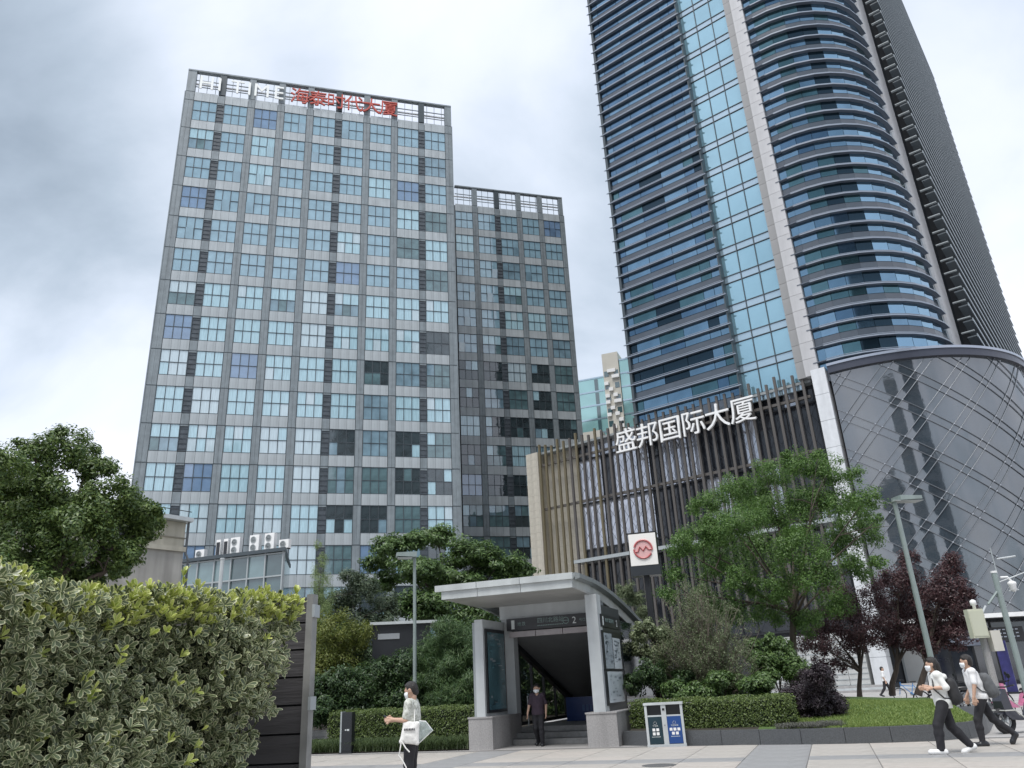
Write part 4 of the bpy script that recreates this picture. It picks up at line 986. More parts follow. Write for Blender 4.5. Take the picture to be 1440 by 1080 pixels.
plant('evergreen_shrub', 'dark shrub against the dark glass side of the entrance', 'shrub', [(915, 945, 20), (890, 960, 16), (935, 960, 20), (960, 955, 16)], 24.3, L_dark, 5000, .08, r0=.04, gz=.3)
plant('spreading_shrub', 'low spreading green shrub behind the right clipped hedge', 'shrub', [(955, 970, 20), (990, 972, 22), (1030, 968, 22), (1065, 965, 20), (1010, 955, 16), (1080, 955, 16)], 23.6, L_mid, 8000, .085, r0=.03, gz=.3, flat=.7)
plant('green_shrub', 'green shrub below the big tree, left of the purple bush', 'shrub', [(1075, 935, 20), (1100, 925, 22), (1060, 915, 18), (1120, 940, 20), (1090, 905, 16)], 28, L_mid, 8000, .09, r0=.04, gz=.3)
plant('purple_bush', 'rounded dark purple bush at the edge of the lawn', 'bush', [(1140, 965, 26), (1120, 985, 24), (1160, 980, 26), (1145, 995, 28), (1175, 995, 16), (1110, 1000, 14), (1150, 950, 18)], 23, L_pdark, 15000, .055, r0=.03, gz=.3)
PG = 'purple leaved trees behind the lawn'
plant('plum_tree', 'purple leaved tree nearest the big green tree', 'tree', [(1150, 870, 18), (1140, 905, 18), (1185, 930, 16), (1160, 935, 16), (1190, 850, 28), (1165, 880, 24), (1215, 885, 30), (1225, 840, 24), (1195, 905, 24), (1175, 830, 16), (1155, 905, 20)], 36, L_purple, 9000, .085, trunk_px=(1211, 990), r0=.09, fork=(1210, 940), group=PG, gz=.55)
plant('plum_tree', 'purple leaved tree in the middle of the three, left of the tall lamp', 'tree', [(1262, 815, 26), (1298, 850, 28), (1258, 855, 28), (1285, 895, 24), (1245, 890, 24), (1275, 785, 14)], 37, L_purple, 10000, .085, trunk_px=(1257, 988), r0=.11, fork=(1262, 930), group=PG, gz=.55)
plant('plum_tree', 'purple leaved tree right of the tall lamp with bare forked stem', 'tree', [(1328, 830, 30), (1350, 862, 26), (1318, 880, 26), (1345, 895, 20), (1338, 798, 18), (1305, 905, 18), (1360, 835, 12)], 36, L_purple, 10000, .085, trunk_px=(1294, 990), r0=.12, fork=(1303, 935), group=PG, gz=.55)
# wispy, almost bare shrub: fans of twigs with sparse leaves
wb = at(1000, 985, 25); wb.z = .35
WS = thing('twiggy_shrub', 'wispy grey twiggy shrub in front of the big tree', 'shrub', wb)
b = MB(); lp = []
for k in range(280):
    a_ = random.uniform(0, 6.28); sp = random.uniform(.05, 1.0); h = random.uniform(1.7, 4.0) * (1 - .35 * sp ** 2); r = sp * 1.75
    p0 = Vector((random.uniform(-.2, .2), random.uniform(-.2, .2), 0)); p3 = Vector((math.cos(a_) * r, math.sin(a_) * r, h)); p1 = p0.lerp(p3, .35) + Vector((0, 0, .25)); p2 = p0.lerp(p3, .7) + Vector((random.uniform(-.1, .1), random.uniform(-.1, .1), .18))
    b.tube([p0, p1, p2, p3], [.014, .011, .007, .003], 4)
    for q in range(5):
        s_ = p1.lerp(p3, random.random()); e_ = s_ + Vector((random.uniform(-.3, .3), random.uniform(-.3, .3), random.uniform(.1, .45))); b.tube([s_, e_], [.006, .002], 3)
        for z_ in range(24): lp.append(s_.lerp(e_, random.random()) + Vector((random.uniform(-.08, .08), random.uniform(-.08, .08), random.uniform(-.05, .08))))
b.build('twigs', mat('grey_twig', (.17, .14, .115), .85), WS)
P = np.array([list(p) for p in lp]); N = rng.normal(size=P.shape) + [0, 0, .6]; L = rng.uniform(.04, .085, len(P)); V, F = leaf_arrays(P, N, L, L * .45); obj('crown', np_mesh('crown', V, F, L_twig), WS)
# clipped hedges
def clipped(name, label, path, w, z0, z1, m, n, leaf, seed):
    """path of (s, v) along the hedge's front foot in the entrance frame"""
    o = path[0]; t = thing(name, label, 'hedge', ent(o[0], o[1], z0), EY); pts = [Vector((p[0] - o[0], p[1] - o[1], 0)) for p in path]
    core = MB(); Ls = [(b_ - a_).length for a_, b_ in zip(pts, pts[1:])]; P = []; N = []
    nr = [Vector((-(b_ - a_).y, (b_ - a_).x, 0)).normalized() for a_, b_ in zip(pts, pts[1:])]
    ring = [p + nr[min(i, len(nr) - 1)] * .07 for i, p in enumerate(pts)] + [p + nr[min(i, len(nr) - 1)] * (w - .07) for i, p in reversed(list(enumerate(pts)))]
    core.prism([(p.x, p.y) for p in ring], 0, z1 - z0 - .09); core.build('hedge_core', mat('hedge_inside', (.014, .022, .010), .95, var=.4, scale=9), t)  # added solid dark core, closes the view through the leaves
    H = z1 - z0
    for _ in range(n):
        k = random.choices(range(len(Ls)), Ls)[0]; u = random.random(); a_ = pts[k].lerp(pts[k + 1], u); u_ = random.random()
        if u_ < .52: p = a_ + nr[k] * random.uniform(-.05, .09) + Vector((0, 0, random.uniform(0, H))); nn = -nr[k] + Vector((0, 0, .4))
        elif u_ < .9: p = a_ + nr[k] * random.uniform(0, w) + Vector((0, 0, H + random.uniform(-.09, .05) + .025 * math.sin(a_.x * 5))); nn = Vector((0, 0, 1)) - nr[k] * .2
        else:
            e = 0 if random.random() < .5 else -1; dr = (pts[0] - pts[1]).normalized() if e == 0 else (pts[-1] - pts[-2]).normalized(); q = nr[0 if e == 0 else -1]
            p = pts[e] + q * random.uniform(0, w) + dr * random.uniform(-.08, .05) + Vector((0, 0, random.uniform(0, H))); nn = dr + Vector((0, 0, .4))
        P.append(p); N.append(nn + Vector((random.gauss(0, .55), random.gauss(0, .55), random.gauss(0, .55))))
    P = np.array([list(p) for p in P]); N = np.array([list(p) for p in N]); L = leaf * rng.uniform(.7, 1.3, len(P)); V, F = leaf_arrays(P, N, L, L * .55)
    obj('foliage', np_mesh('foliage', V, F, m), t); return t
L_hedge = leafm('leaf_hedge', (0.038, 0.070, 0.018), (0.179, 0.243, 0.064), .45)
clipped('clipped_hedge', 'long clipped hedge left of the metro entrance behind the standing man', [(-5.6, 1.5), (-3, 1.3), (-.15, 1.0)], 1.2, .05, 1.1, L_hedge, 17000, .055, 1)
clipped('clipped_hedge', 'clipped hedge right of the entrance behind the recycling bins', [(4.35, 1.1), (5.5, .65), (7.0, .25), (8.2, -.15), (8.75, .1)], .95, .3, 1.03, L_hedge, 17000, .05, 2)
# ground cover strips: strappy leaves
def strappy(label, pts, n, h, m):
    o = pts[0]; P = []
    Vs = []; Fs = []
    for i in range(n):
        u = random.random() * (len(pts) - 1); k = int(u); a_ = Vector(pts[k][:2]).lerp(Vector(pts[k + 1][:2]), u - k); w = pts[k][2]
        x, y = a_.x + random.uniform(-.1, .1), a_.y + random.uniform(0, w); an = random.uniform(0, 6.28); L = h * random.uniform(.6, 1.2); dx, dy = math.cos(an), math.sin(an); z = pts[k][3]
        q = len(Vs); Vs += [(x - dy * .007, y + dx * .007, z), (x + dy * .007, y - dx * .007, z), (x + dx * L * .35 + dy * .006, y + dy * L * .35 - dx * .006, z + L * .8), (x + dx * L * .35 - dy * .006, y + dy * L * .35 + dx * .006, z + L * .8), (x + dx * L * .95, y + dy * L * .95, z + L * .55)]
        Fs += [(q, q + 1, q + 2), (q, q + 2, q + 3), (q + 3, q + 2, q + 4)]
    return obj('ground_cover', np_mesh('ground_cover', Vs, Fs, m), None, EO, (0, 0, EY), kind='stuff')
L_strap = leafm('leaf_strappy', (0.032, 0.058, 0.020), (0.109, 0.154, 0.058), .5)
strappy('', [(-6.6, .15, 1.3, .03), (-4, .15, 1.3, .03), (-.1, .12, 1.2, .03)], 9000, .36, L_strap)
strappy('', [(8.3, -.75, 1.0, .3), (9.2, -.9, 1.3, .3), (9.7, -.7, 1.0, .32)], 3500, .16, leafm('leaf_grey_cover', (0.064, 0.070, 0.058), (0.179, 0.179, 0.154), .6))

# ================================================================== FRONT HEDGE (variegated) AND BOARD WALL
H0 = Vector((-2.35, 1.92, 0)); H1 = Vector((-1.27, 4.35, 0)); hd = (H1 - H0).normalized(); hn = Vector((hd.y, -hd.x, 0))   # hn points to the viewer's side
FH = thing('variegated_hedge', 'tall hedge of cream edged leaves filling the lower left corner', 'hedge', H0, math.atan2(hd.y, hd.x))
HL = (H1 - H0).length; HT = 1.98
def leaf_mesh(L, m_in, m_edge, cup=.12, bend=.12):
    st = [(0, .02), (.3, .13), (.62, .2), (.88, .15), (1, 0)]; vs = []; rows = []
    for y, w in st:
        zb_ = -bend * (y ** 2) * L; w *= L
        if w < .005 * L: rows.append([len(vs)]); vs.append((0, y * L, zb_))
        elif y == 0: rows.append([len(vs), len(vs) + 1]); vs += [(-w, 0, 0), (w, 0, 0)]
        else:
            i = .70; rows.append([len(vs) + k for k in range(5)]); vs += [(-w, y * L, zb_ + cup * w), (-w * i, y * L, zb_ + cup * w * .6), (0, y * L, zb_), (w * i, y * L, zb_ + cup * w * .6), (w, y * L, zb_ + cup * w)]
    b = MB(); fs = []; mi = []
    for r0_, r1_ in zip(rows, rows[1:]):
        if len(r0_) == 2: fs += [(r0_[0], r1_[1], r1_[0]), (r0_[0], r1_[2], r1_[1]), (r0_[0], r0_[1], r1_[2]), (r0_[1], r1_[3], r1_[2]), (r0_[1], r1_[4], r1_[3])]; mi += [1, 0, 0, 0, 1]
        elif len(r1_) == 1: fs += [(r0_[k], r0_[k + 1], r1_[0]) for k in range(4)]; mi += [1, 1, 1, 1]
        else: fs += [(r0_[k], r0_[k + 1], r1_[k + 1], r1_[k]) for k in range(4)]; mi += [1, 0, 0, 1]
    b.v = vs; b.f = [list(f) for f in fs]; b.m = mi
    return b.mesh('leaf', [m_in, m_edge], smooth=True), np.array(vs), fs, mi
def lm(name, c1, c2): return mat(name, c1, .32, var=.001, col2=c2, island=1, trans=.18)
Lg_in = lm('hedge_leaf_centre', (.048, .070, .032), (.15, .19, .085)); Lg_ed = lm('hedge_leaf_margin', (.36, .39, .20), (.64, .64, .40))
Ly_in = lm('new_leaf_centre', (.26, .33, .06), (.46, .52, .12)); Ly_ed = lm('new_leaf_margin', (.48, .52, .16), (.68, .68, .28))
kinds = [leaf_mesh(.047, Lg_in, Lg_ed), leaf_mesh(.041, Lg_in, Lg_ed, .3, .3), leaf_mesh(.043, Ly_in, Ly_ed, .25, .05)]
leaves = []     # (kind, 4x4 matrix)
def rosette(p, ax, kind, nl, open_):
    ax = ax.normalized(); q = ax.to_track_quat('Z', 'Y'); ph = random.uniform(0, 6.28); sc0 = random.uniform(.75, 1.2)
    for k in range(nl):
        a_ = ph + k * 2.4 + random.uniform(-.2, .2); op = open_ * (.45 + .6 * k / nl) + random.uniform(-.12, .12)
        rot = q.to_matrix() @ Matrix.Rotation(a_, 3, 'Z') @ Matrix.Rotation(math.pi / 2 - op, 3, 'X') @ Matrix.Rotation(random.uniform(-.35, .35), 3, 'Y')
        M = Matrix.LocRotScale(p + ax * random.uniform(-.012, .012), rot.to_quaternion(), Vector((1, 1, 1)) * sc0 * random.uniform(.75, 1.15)); leaves.append((kind if kind == 2 else random.choice((0, 0, 1)), M))
def hend(z): return HL + .02 - max(0, 1.80 - z) * .55
def hz(x): return HT + .03 * math.sin(x * 3.1) + .025 * math.sin(x * 7.3 + 1)
for _ in range(3600):
    z = random.uniform(.35, HT); x = random.uniform(0, hend(z)); z *= hz(x) / HT
    if z < .9 and random.random() < .8: continue
    bulge = .07 * math.sin(x * 6 + z * 4) + .05 * math.sin(z * 9 - x * 3); dep = random.uniform(-.10, .05)
    rosette(Vector((x, -(bulge * .6 + dep + .02), z)), Vector((random.gauss(0, .38), -1, random.gauss(.35, .35))), 0, random.randint(6, 8), 1.25)
for _ in range(1500):
    x = random.uniform(0, HL + .03); y = random.uniform(-.05, .75); yl = random.random() < .6 
    rosette(Vector((x, y, hz(x) + random.uniform(-.07, .03))), Vector((random.gauss(0, .35), random.gauss(-.25, .35), 1)), 2 if yl else 0, random.randint(5, 8), .8 if yl else 1.1)
for _ in range(420):
    x = random.uniform(0, HL + .02); rosette(Vector((x, random.uniform(-.06, .05), hz(x) - random.uniform(0, .13))), Vector((random.gauss(0, .35), -.7, .8)), 2, random.randint(4, 7), .85)
for _ in range(520):
    z = random.uniform(.5, HT); rosette(Vector((hend(z) - .02 + random.uniform(-.08, .04), random.uniform(0, .5), z)), Vector((1, random.gauss(-.3, .4), random.gauss(.35, .35))), 0 if random.random() < .9 else 2, random.randint(6, 8), 1.25)
for _ in range(110):
    z = random.uniform(1.0, HT - .15); x = random.uniform(.2, hend(z) - .05); rosette(Vector((x, -.07, z)), Vector((random.gauss(0, .3), -.9, .6)), 2, random.randint(3, 5), .9)
for k in range(3): rosette(Vector((HL * .80, .25, HT + .05 + k * .045)), Vector((.1, -.1, 1)), 2, 6, .75 - k * .1)
FHm = Matrix.Translation(FH.location) @ FH.rotation_euler.to_matrix().to_4x4()
for _ in range(900):
    z = random.uniform(.95, HT - .05); x = random.uniform(0, hend(z) - .06)
    rosette(Vector((x, random.uniform(.02, .09), z)), Vector((random.gauss(0, .3), -1, random.gauss(.5, .3))), 0, random.randint(6, 8), 1.35)
def vis_key(t):
    p = FHm @ t[1].translation; v = p - CAM; z = v.dot(_F)
    if z < .2: return 99
    u_ = FPX * v.dot(_R) / z; w_ = FPX * v.dot(_U) / z
    return z + (30 if abs(u_) > 715 or abs(w_) > 535 else 0) + (.0 if t[1].translation.y < .0 else 3)
leaves.sort(key=vis_key)
for k, M in leaves[:300]:
    o = bpy.data.objects.new('leaf', kinds[k][0]); COL.objects.link(o); o.parent = FH; o.matrix_local = M
VV = []; FF = []; MI = []; off = 0
for k in (0, 1, 2):
    _, vs, fs, mi = kinds[k]; Ms = [M for kk, M in leaves[300:] if kk == k]
    tri = []; tmi = []
    for f, m_ in zip(fs, mi):
        tri.append(f[:3]); tmi.append(m_ + (2 if k == 2 else 0))
        if len(f) == 4: tri.append((f[0], f[2], f[3])); tmi.append(m_ + (2 if k == 2 else 0))
    A = np.array([np.array(M)[:3, :3] for M in Ms]); T = np.array([list(M.translation) for M in Ms])
    Vk = np.einsum('nij,vj->nvi', A, vs) + T[:, None, :]; Fk = np.array(tri)[None] + (np.arange(len(Ms)) * len(vs))[:, None, None] + off
    VV.append(Vk.reshape(-1, 3)); FF.append(Fk.reshape(-1, 3)); MI += tmi * len(Ms); off += len(Ms) * len(vs)
obj('leaf', np_mesh('leaves', np.concatenate(VV), np.concatenate(FF), [Lg_in, Lg_ed, Ly_in, Ly_ed], True, MI), FH, kind='stuff')
MB().poly([(0, .12, 0), (HL - .9, .12, 0), (HL - .9, .8, 0), (0, .8, 0), (0, .12, HT - .13), (HL - .1, .12, HT - .13), (HL - .1, .8, HT - .13), (0, .8, HT - .13)], [(3, 2, 1, 0), (4, 5, 6, 7), (0, 1, 5, 4), (1, 2, 6, 5), (2, 3, 7, 6), (3, 0, 4, 7)]).build('hedge_core', mat('hedge_inside_dark', (.018, .028, .012), .95, var=.4, scale=9), FH)  # dark filler block added behind the leaves so gaps stay dark
b = MB()
for _ in range(160):
    x = random.uniform(0, HL - .7); z = random.uniform(.2, HT - .1); b.tube([(x, .16, z - .18), (x + random.uniform(-.08, .08), .02, z)], [.005, .003], 4)
b.build('stems', mat('hedge_stem', (.10, .085, .05), .8), FH)
# board wall closing the hedge's far end
bw1 = at(433, 950, 4.83); bw1.z = 0
BW = thing('board_wall', 'dark weathered plank wall at the far end of the leafy hedge', 'wall', bw1, R(-8))
M_plank = mat('plank', (.055, .052, .055), .65, var=.3, scale=3, bump=.4, bscale=14, stretch=(.3, 1, 2.5), streak=.15)
for k in range(14): MB().box(-1.5, -.02, random.uniform(-.004, .004), .035, k * .148 + .004, k * .148 + .142).build('plank', M_plank, BW)
MB().box(-1.5, -.02, .036, .06, 0, 2.07).build('backing', M_dark, BW)  # added sheet that stops light showing through the plank gaps
MB().box(-.02, .02, -.02, .05, 0, 2.08).build('edge_strip', mat('edge_strip', (.22, .22, .21), .5, var=.3, scale=5), BW)
for z in (.75, 1.45, 1.95): MB().box(.02, .035, -.03, .05, z, z + .07).build('bracket', M_grey, BW)

# ================================================================== STREET FURNITURE
def street_lamp(label, base, h, r, arm, rz, w):
    t = thing('street_lamp', label, 'street lamp', base, rz, 'square headed lamp posts')
    MB().lathe([(r * 1.5, 0), (r * 1.5, .06), (r, .07), (r, h * .55), (r * .92, h * .55), (r * .85, h)], n=12).build('pole', M_lampm, t)
    b = MB(); b.poly([(-arm, -w, h - .02), (r, -w, h - .06), (r, w, h - .06), (-arm, w, h - .02), (-arm, -w, h + .10), (r, -w, h + .12), (r, w, h + .12), (-arm, w, h + .10)], [(3, 2, 1, 0), (4, 5, 6, 7), (0, 1, 5, 4), (1, 2, 6, 5), (2, 3, 7, 6), (3, 0, 4, 7)]); hd_ = b.build('lamp_head', M_lampm, t)
    MB().box(-arm + .05, -.1, -w + .04, w - .04, h - .075, h - .06).build('diffuser', mat('diffuser', (.45, .48, .48), .3), hd_)
    return t
M_lampm = mat('lamp_metal', (.25, .30, .29), .45, var=.08, scale=3, streak=.2)
l1 = at(583, 782, 27); street_lamp('slim grey lamp post rising from the left hedge behind the standing man', (l1.x, l1.y, 0), l1.z, .062, .62, R(12), .24)
l2 = at(1257, 703, 31); street_lamp('tall grey lamp post at the back of the lawn before the round glass', (l2.x, l2.y, .4), l2.z - .4, .095, -.95, R(10), .28)
# recycling bins (one unit)
bl_ = ground(912, 1051); br_ = ground(966, 1049); ba = math.atan2((br_ - bl_).y, (br_ - bl_).x)
RB = thing('recycling_bin', 'twin recycling bin with dark green and blue panels in a pale metal frame', 'bin', (bl_ + br_) / 2, ba)
BWd, BD, BH = .47, .42, .97
b = MB()
for x in (-BWd, -.06, BWd - .06): b.box(x, x + (.06 if abs(x) > .1 else .12), -BD / 2, BD / 2, .02, BH)
b.build('post', M_lgrey, RB)
MB().box(-BWd - .02, BWd + .02, -BD / 2 - .02, BD / 2 + .02, BH, BH + .05).build('top', M_lgrey, RB)
MB().box(-BWd - .01, BWd + .01, -BD / 2 - .01, BD / 2 + .01, 0, .07).build('base', M_lgrey, RB)
b = MB(); b.box(-BWd + .06, -.06, -BD / 2 + .01, -BD / 2 + .05, .70, .735); b.box(.06, BWd - .06, -BD / 2 + .01, -BD / 2 + .05, .70, .735); b.build('rail', M_lgrey, RB)
MB().box(-BWd + .06, BWd - .06, -BD / 2 + .1, BD / 2 - .05, .07, BH - .01).build('liner', M_black, RB)
for x0, x1, m, nm, grid in ((-BWd + .065, -.065, mat('bin_green', (.010, .032, .045), .4), 'residual', (2, 2)), (.065, BWd - .065, mat('bin_blue', (.014, .06, .22), .4), 'recyclable', (3, 2))):
    d = MB().box(x0, x1, -BD / 2 + .0, -BD / 2 + .02, .08, .70).build('door', m, RB); cx = (x0 + x1) / 2
    b = MB(); y = -BD / 2 - .002
    for k in range(3):
        a0, a1 = math.pi / 2 + k * 2.094, math.pi / 2 + (k + 1) * 2.094 - .5; b.bar((cx + .045 * math.cos(a0), y, .55 + .045 * math.sin(a0)), (cx + .045 * math.cos(a1), y, .55 + .045 * math.sin(a1)), .018, .004)
    b.build('recycle_mark', M_white, d)
    flat_text(d, '干垃圾' if nm == 'residual' else '可回收物', .042, M_ink, cx - (.05 if nm == 'residual' else .07), y, .475, .047)
    nx = grid[0]
    for r_ in range(2):
        n_ = nx if r_ == 0 else 2
        for c_ in range(n_): MB().box(cx + (c_ - (n_ - 1) / 2) * .095 - .034, cx + (c_ - (n_ - 1) / 2) * .095 + .034, y - .001, y + .003, .37 - r_ * .09, .435 - r_ * .09).build('pictogram', M_white, d)
    b = MB()
    for c_ in range(8): b.box(cx - .11 + c_ * .028, cx - .09 + c_ * .028, y, y + .003, .235, .247)
    b.build('small_print', M_ink, d)
MB().box(-.03, .03, -BD / 2 - .01, -BD / 2 + .01, .84, .89).build('ashtray_slot', M_black, RB); MB().lathe([(.012, -.012), (.012, 0)], (0, -BD / 2, .5), 8, axis='y').build('lock', M_black, RB)
# black sign box at the hedge
q = at(488, 1052, 25.6); q.z = 0; SB = thing('sign_box', 'upright black information box at the left hedge front', 'sign', q, EY + R(4))
MB().box(-.13, .19, -.1, .1, .02, 1.12).build('body', M_black, SB); MB().box(-.18, -.135, -.12, .12, 0, 1.14).build('side_plate', M_grey, SB)
MB().box(-.11, .17, -.105, -.1, .06, 1.08).build('door', mat('box_door', (.012, .016, .02), .2), SB)
b = MB(); b.box(-.03, .02, -.108, -.105, .62, .65); b.box(.04, .07, -.108, -.105, .61, .66); b.box(.08, .11, -.108, -.105, .61, .66); b.build('print', M_ink, SB)
MB().box(-.2, .22, -.14, .14, 0, .03).build('foot', M_black, SB)
# kiosk in the bushes
kq = at(560, 895, 30.6); KS = thing('kiosk', 'black flat roofed kiosk half hidden among the shrubs', 'kiosk', (kq.x, kq.y, 0), R(8)); kz = at(560, 874, 30.6).z
MB().box(-.95, 1.2, 0, 2.2, 0, kz - .1).build('wall', M_black, KS); MB().box(-1.05, 1.9, -.12, 2.3, kz - .1, kz).build('roof', M_lgrey, KS)
MB().box(-.75, .05, -.03, 0, kz - .62, kz - .42).build('name_plate', mat('plate', (.30, .32, .34), .4), KS)
# CCTV pole with dome camera
cb = at(1443, 990, 28); cb.z = 0; ct = at(1397, 803, 28)
CP = thing('camera_pole', 'pale camera pole with dome camera and cross arms at the right edge', 'pole', (ct.x, ct.y, 0)); hz_ = ct.z
MB().lathe([(.15, 0), (.15, .03), (.085, .05), (.08, hz_ - .06)], n=10).build('shaft', M_lampm, CP); MB().lathe([(.09, hz_ - .06), (.09, hz_)], n=10).build('cap', M_white, CP)
MB().tube([(0, 0, hz_ - .55), (-.42, .0, hz_ - .95)], .035, 6).build('brace', M_lampm, CP)
MB().tube([(.02, 0, hz_ - .35), (.85, -.1, hz_ - .1)], .02, 6).build('arm', M_lgrey, CP); MB().tube([(.2, 0, hz_ + .35), (.75, -.05, hz_ + .4)], .03, 6).build('arm', M_lgrey, CP); MB().tube([(.3, 0, hz_ - .6), (.6, 0, hz_ - .58)], .02, 6).build('arm', M_lgrey, CP); MB().tube([(.1, .02, hz_ - .6), (.1, .02, hz_ + .7)], .018, 6).build('rod', M_grey, CP)
dm = MB().lathe([(.0, -.02), (.05, 0), (.09, .06), (.1, .16), (.12, .2), (.12, .26), (.05, .3), (.0, .3)], (.42, -.04, hz_ - .62), 12).build('dome_camera', M_white, CP, smooth=True); MB().tube([(.42, -.04, hz_ - .32), (.34, -.03, hz_ - .2), (.15, 0, hz_ - .2)], .035, 6).build('bracket', M_white, dm)
# utility pole with cabinets
up = at(1383, 885, 29); UP = thing('utility_pole', 'weathered pole carrying a beige equipment cabinet and white antenna', 'pole', (at(1405, 985, 29).x, at(1405, 985, 29).y, 0)); zu = at(1380, 847, 29).z
MB().lathe([(.11, 0), (.10, zu - .2)], n=10).build('shaft', M_granite, UP)
o = MB().box(-.42, .05, -.3, -.06, zu - 1.05, zu - .2).build('cabinet', mat('cabinet_beige', (.55, .56, .44), .5, var=.05), UP); MB().box(-.40, .03, -.315, -.3, zu - 1.0, zu - .26).build('door', mat('cabinet_door', (.52, .53, .42), .5), o)
MB().box(.16, .46, -.2, .05, zu - 1.45, zu - .85).build('cabinet', mat('cabinet_white', (.60, .58, .52), .5), UP)
MB().lathe([(.05, zu - .2), (.05, zu - .08), (.09, zu - .06), (.09, zu + .06), (.03, zu + .1)], (-.05, -.05, 0), 12).build('antenna', M_white, UP, smooth=True)
MB().tube([(.0, 0, zu - .55), (.4, .1, zu - .1)], .03, 6).build('brace', M_lgrey, UP)

# ------------------------------------------------------------------ scooters and bicycles
def wheel(parent, y, z, r, w, spokes=10):
    t = MB().tube([(0, y + r * math.cos(a_), z + r * math.sin(a_)) for a_ in [i * 2 * math.pi / 22 for i in range(22)]], w, 8, closed=True).build('tyre', M_rubber, parent, smooth=True)
    b = MB(); b.tube([(0, y + (r - w * 1.2) * math.cos(a_), z + (r - w * 1.2) * math.sin(a_)) for a_ in [i * 2 * math.pi / 22 for i in range(22)]], w * .35, 6, closed=True); b.lathe([(.03, -.05), (.03, .05)], (0, y, z), 8, axis='x')
    for k in range(spokes): a_ = k * 2 * math.pi / spokes; b.bar((0, y, z), (0, y + (r - w) * math.cos(a_), z + (r - w) * math.sin(a_)), .006 if spokes > 6 else .02)
    b.build('rim', M_lgrey, t)
def scooter(label, loc, rz, body):
    t = thing('motor_scooter', label, 'scooter', loc, rz, 'scooters parked at the right edge')   # front wheel at +y
    wheel(t, .62, .27, .23, .06, 5); wheel(t, -.62, .27, .23, .06, 5)
    b = MB(); pr = [(.66, .42), (.52, .30), (.30, .27), (-.05, .27), (-.25, .34), (-.85, .52), (-.95, .72), (-.35, .74), (-.18, .62), (-.05, .36), (.28, .36), (.44, .55), (.50, .95), (.58, .97), (.70, .70)]
    n = len(pr); vs = [(-.14, y, z) for y, z in pr] + [(.14, y, z) for y, z in pr]; b.poly(vs, [tuple(range(n)), tuple(range(2 * n - 1, n - 1, -1))] + [(i, n + i, n + (i + 1) % n, (i + 1) % n) for i in range(n)]); b.build('body', body, t)
    MB().poly([(-.15, -.95, .74), (.15, -.95, .74), (.16, -.2, .72), (-.16, -.2, .72), (-.13, -.9, .84), (.13, -.9, .84), (.14, -.25, .80), (-.14, -.25, .80)], [(3, 2, 1, 0), (4, 5, 6, 7), (0, 1, 5, 4), (1, 2, 6, 5), (2, 3, 7, 6), (3, 0, 4, 7)]).build('seat', M_rubber, t)
    for s in (-1, 1): MB().tube([(s * .07, .50, .6), (s * .08, .62, .24)], .022, 6).build('fork', M_lgrey, t)
    MB().box(-.1, .1, .5, .86, .42, .46).build('mudguard', body, t)
    MB().tube([(-.34, .42, 1.04), (-.15, .50, 1.0), (.15, .50, 1.0), (.34, .42, 1.04)], .018, 6).build('handlebar', M_black, t)
    for s in (-1, 1):
        MB().tube([(s * .22, .48, 1.02), (s * .32, .5, 1.2)], .008, 5).build('mirror_stem', M_black, t); MB().lathe([(.055, 0), (.055, .015)], (s * .33, .5, 1.24), 10, axis='y').build('mirror', M_black, t)
    MB().lathe([(.08, .0), (.09, .05), (.02, .09)], (0, .58, .86), 12, axis='y').build('headlight', mat('lens', (.6, .62, .62), .1), t)
    b = MB()
    for s in (-1, 1): b.tube([(s * .2, .72, .5), (s * .26, .5, .5), (s * .26, .25, .3), (s * .26, -.2, .3), (s * .2, -.4, .45)], .016, 6)
    b.tube([(-.2, .72, .5), (.2, .72, .5)], .016, 6); b.build('crash_bar', mat('crash_bar', (.55, .55, .5), .35, metal=.3), t)
    MB().box(-.12, .12, -1.0, -.95, .56, .66).build('tail_light', mat('tail_red', (.35, .02, .02), .3), t)
    MB().tube([(.1, -.1, .26), (.22, -.2, .02)], .012, 5).build('kickstand', M_black, t)
    return t
q = ground(1418, 1032); scooter('dark scooter with crash bars, its front wheel turned toward the walkers', (q.x + .62, q.y + .2, 0), R(104), mat('scooter_dark', (.03, .032, .045), .3, ior=1.7))
q = ground(1448, 1010); scooter('pink and white scooter parked behind the dark one', (q.x + .3, q.y + .8, 0), R(100), mat('scooter_pink', (.62, .22, .36), .35))
q = ground(1440, 1003); scooter('grey scooter at the back of the parked row', (q.x - .9, q.y + 2.0, 0), R(118), mat('scooter_grey', (.2, .21, .23), .35))
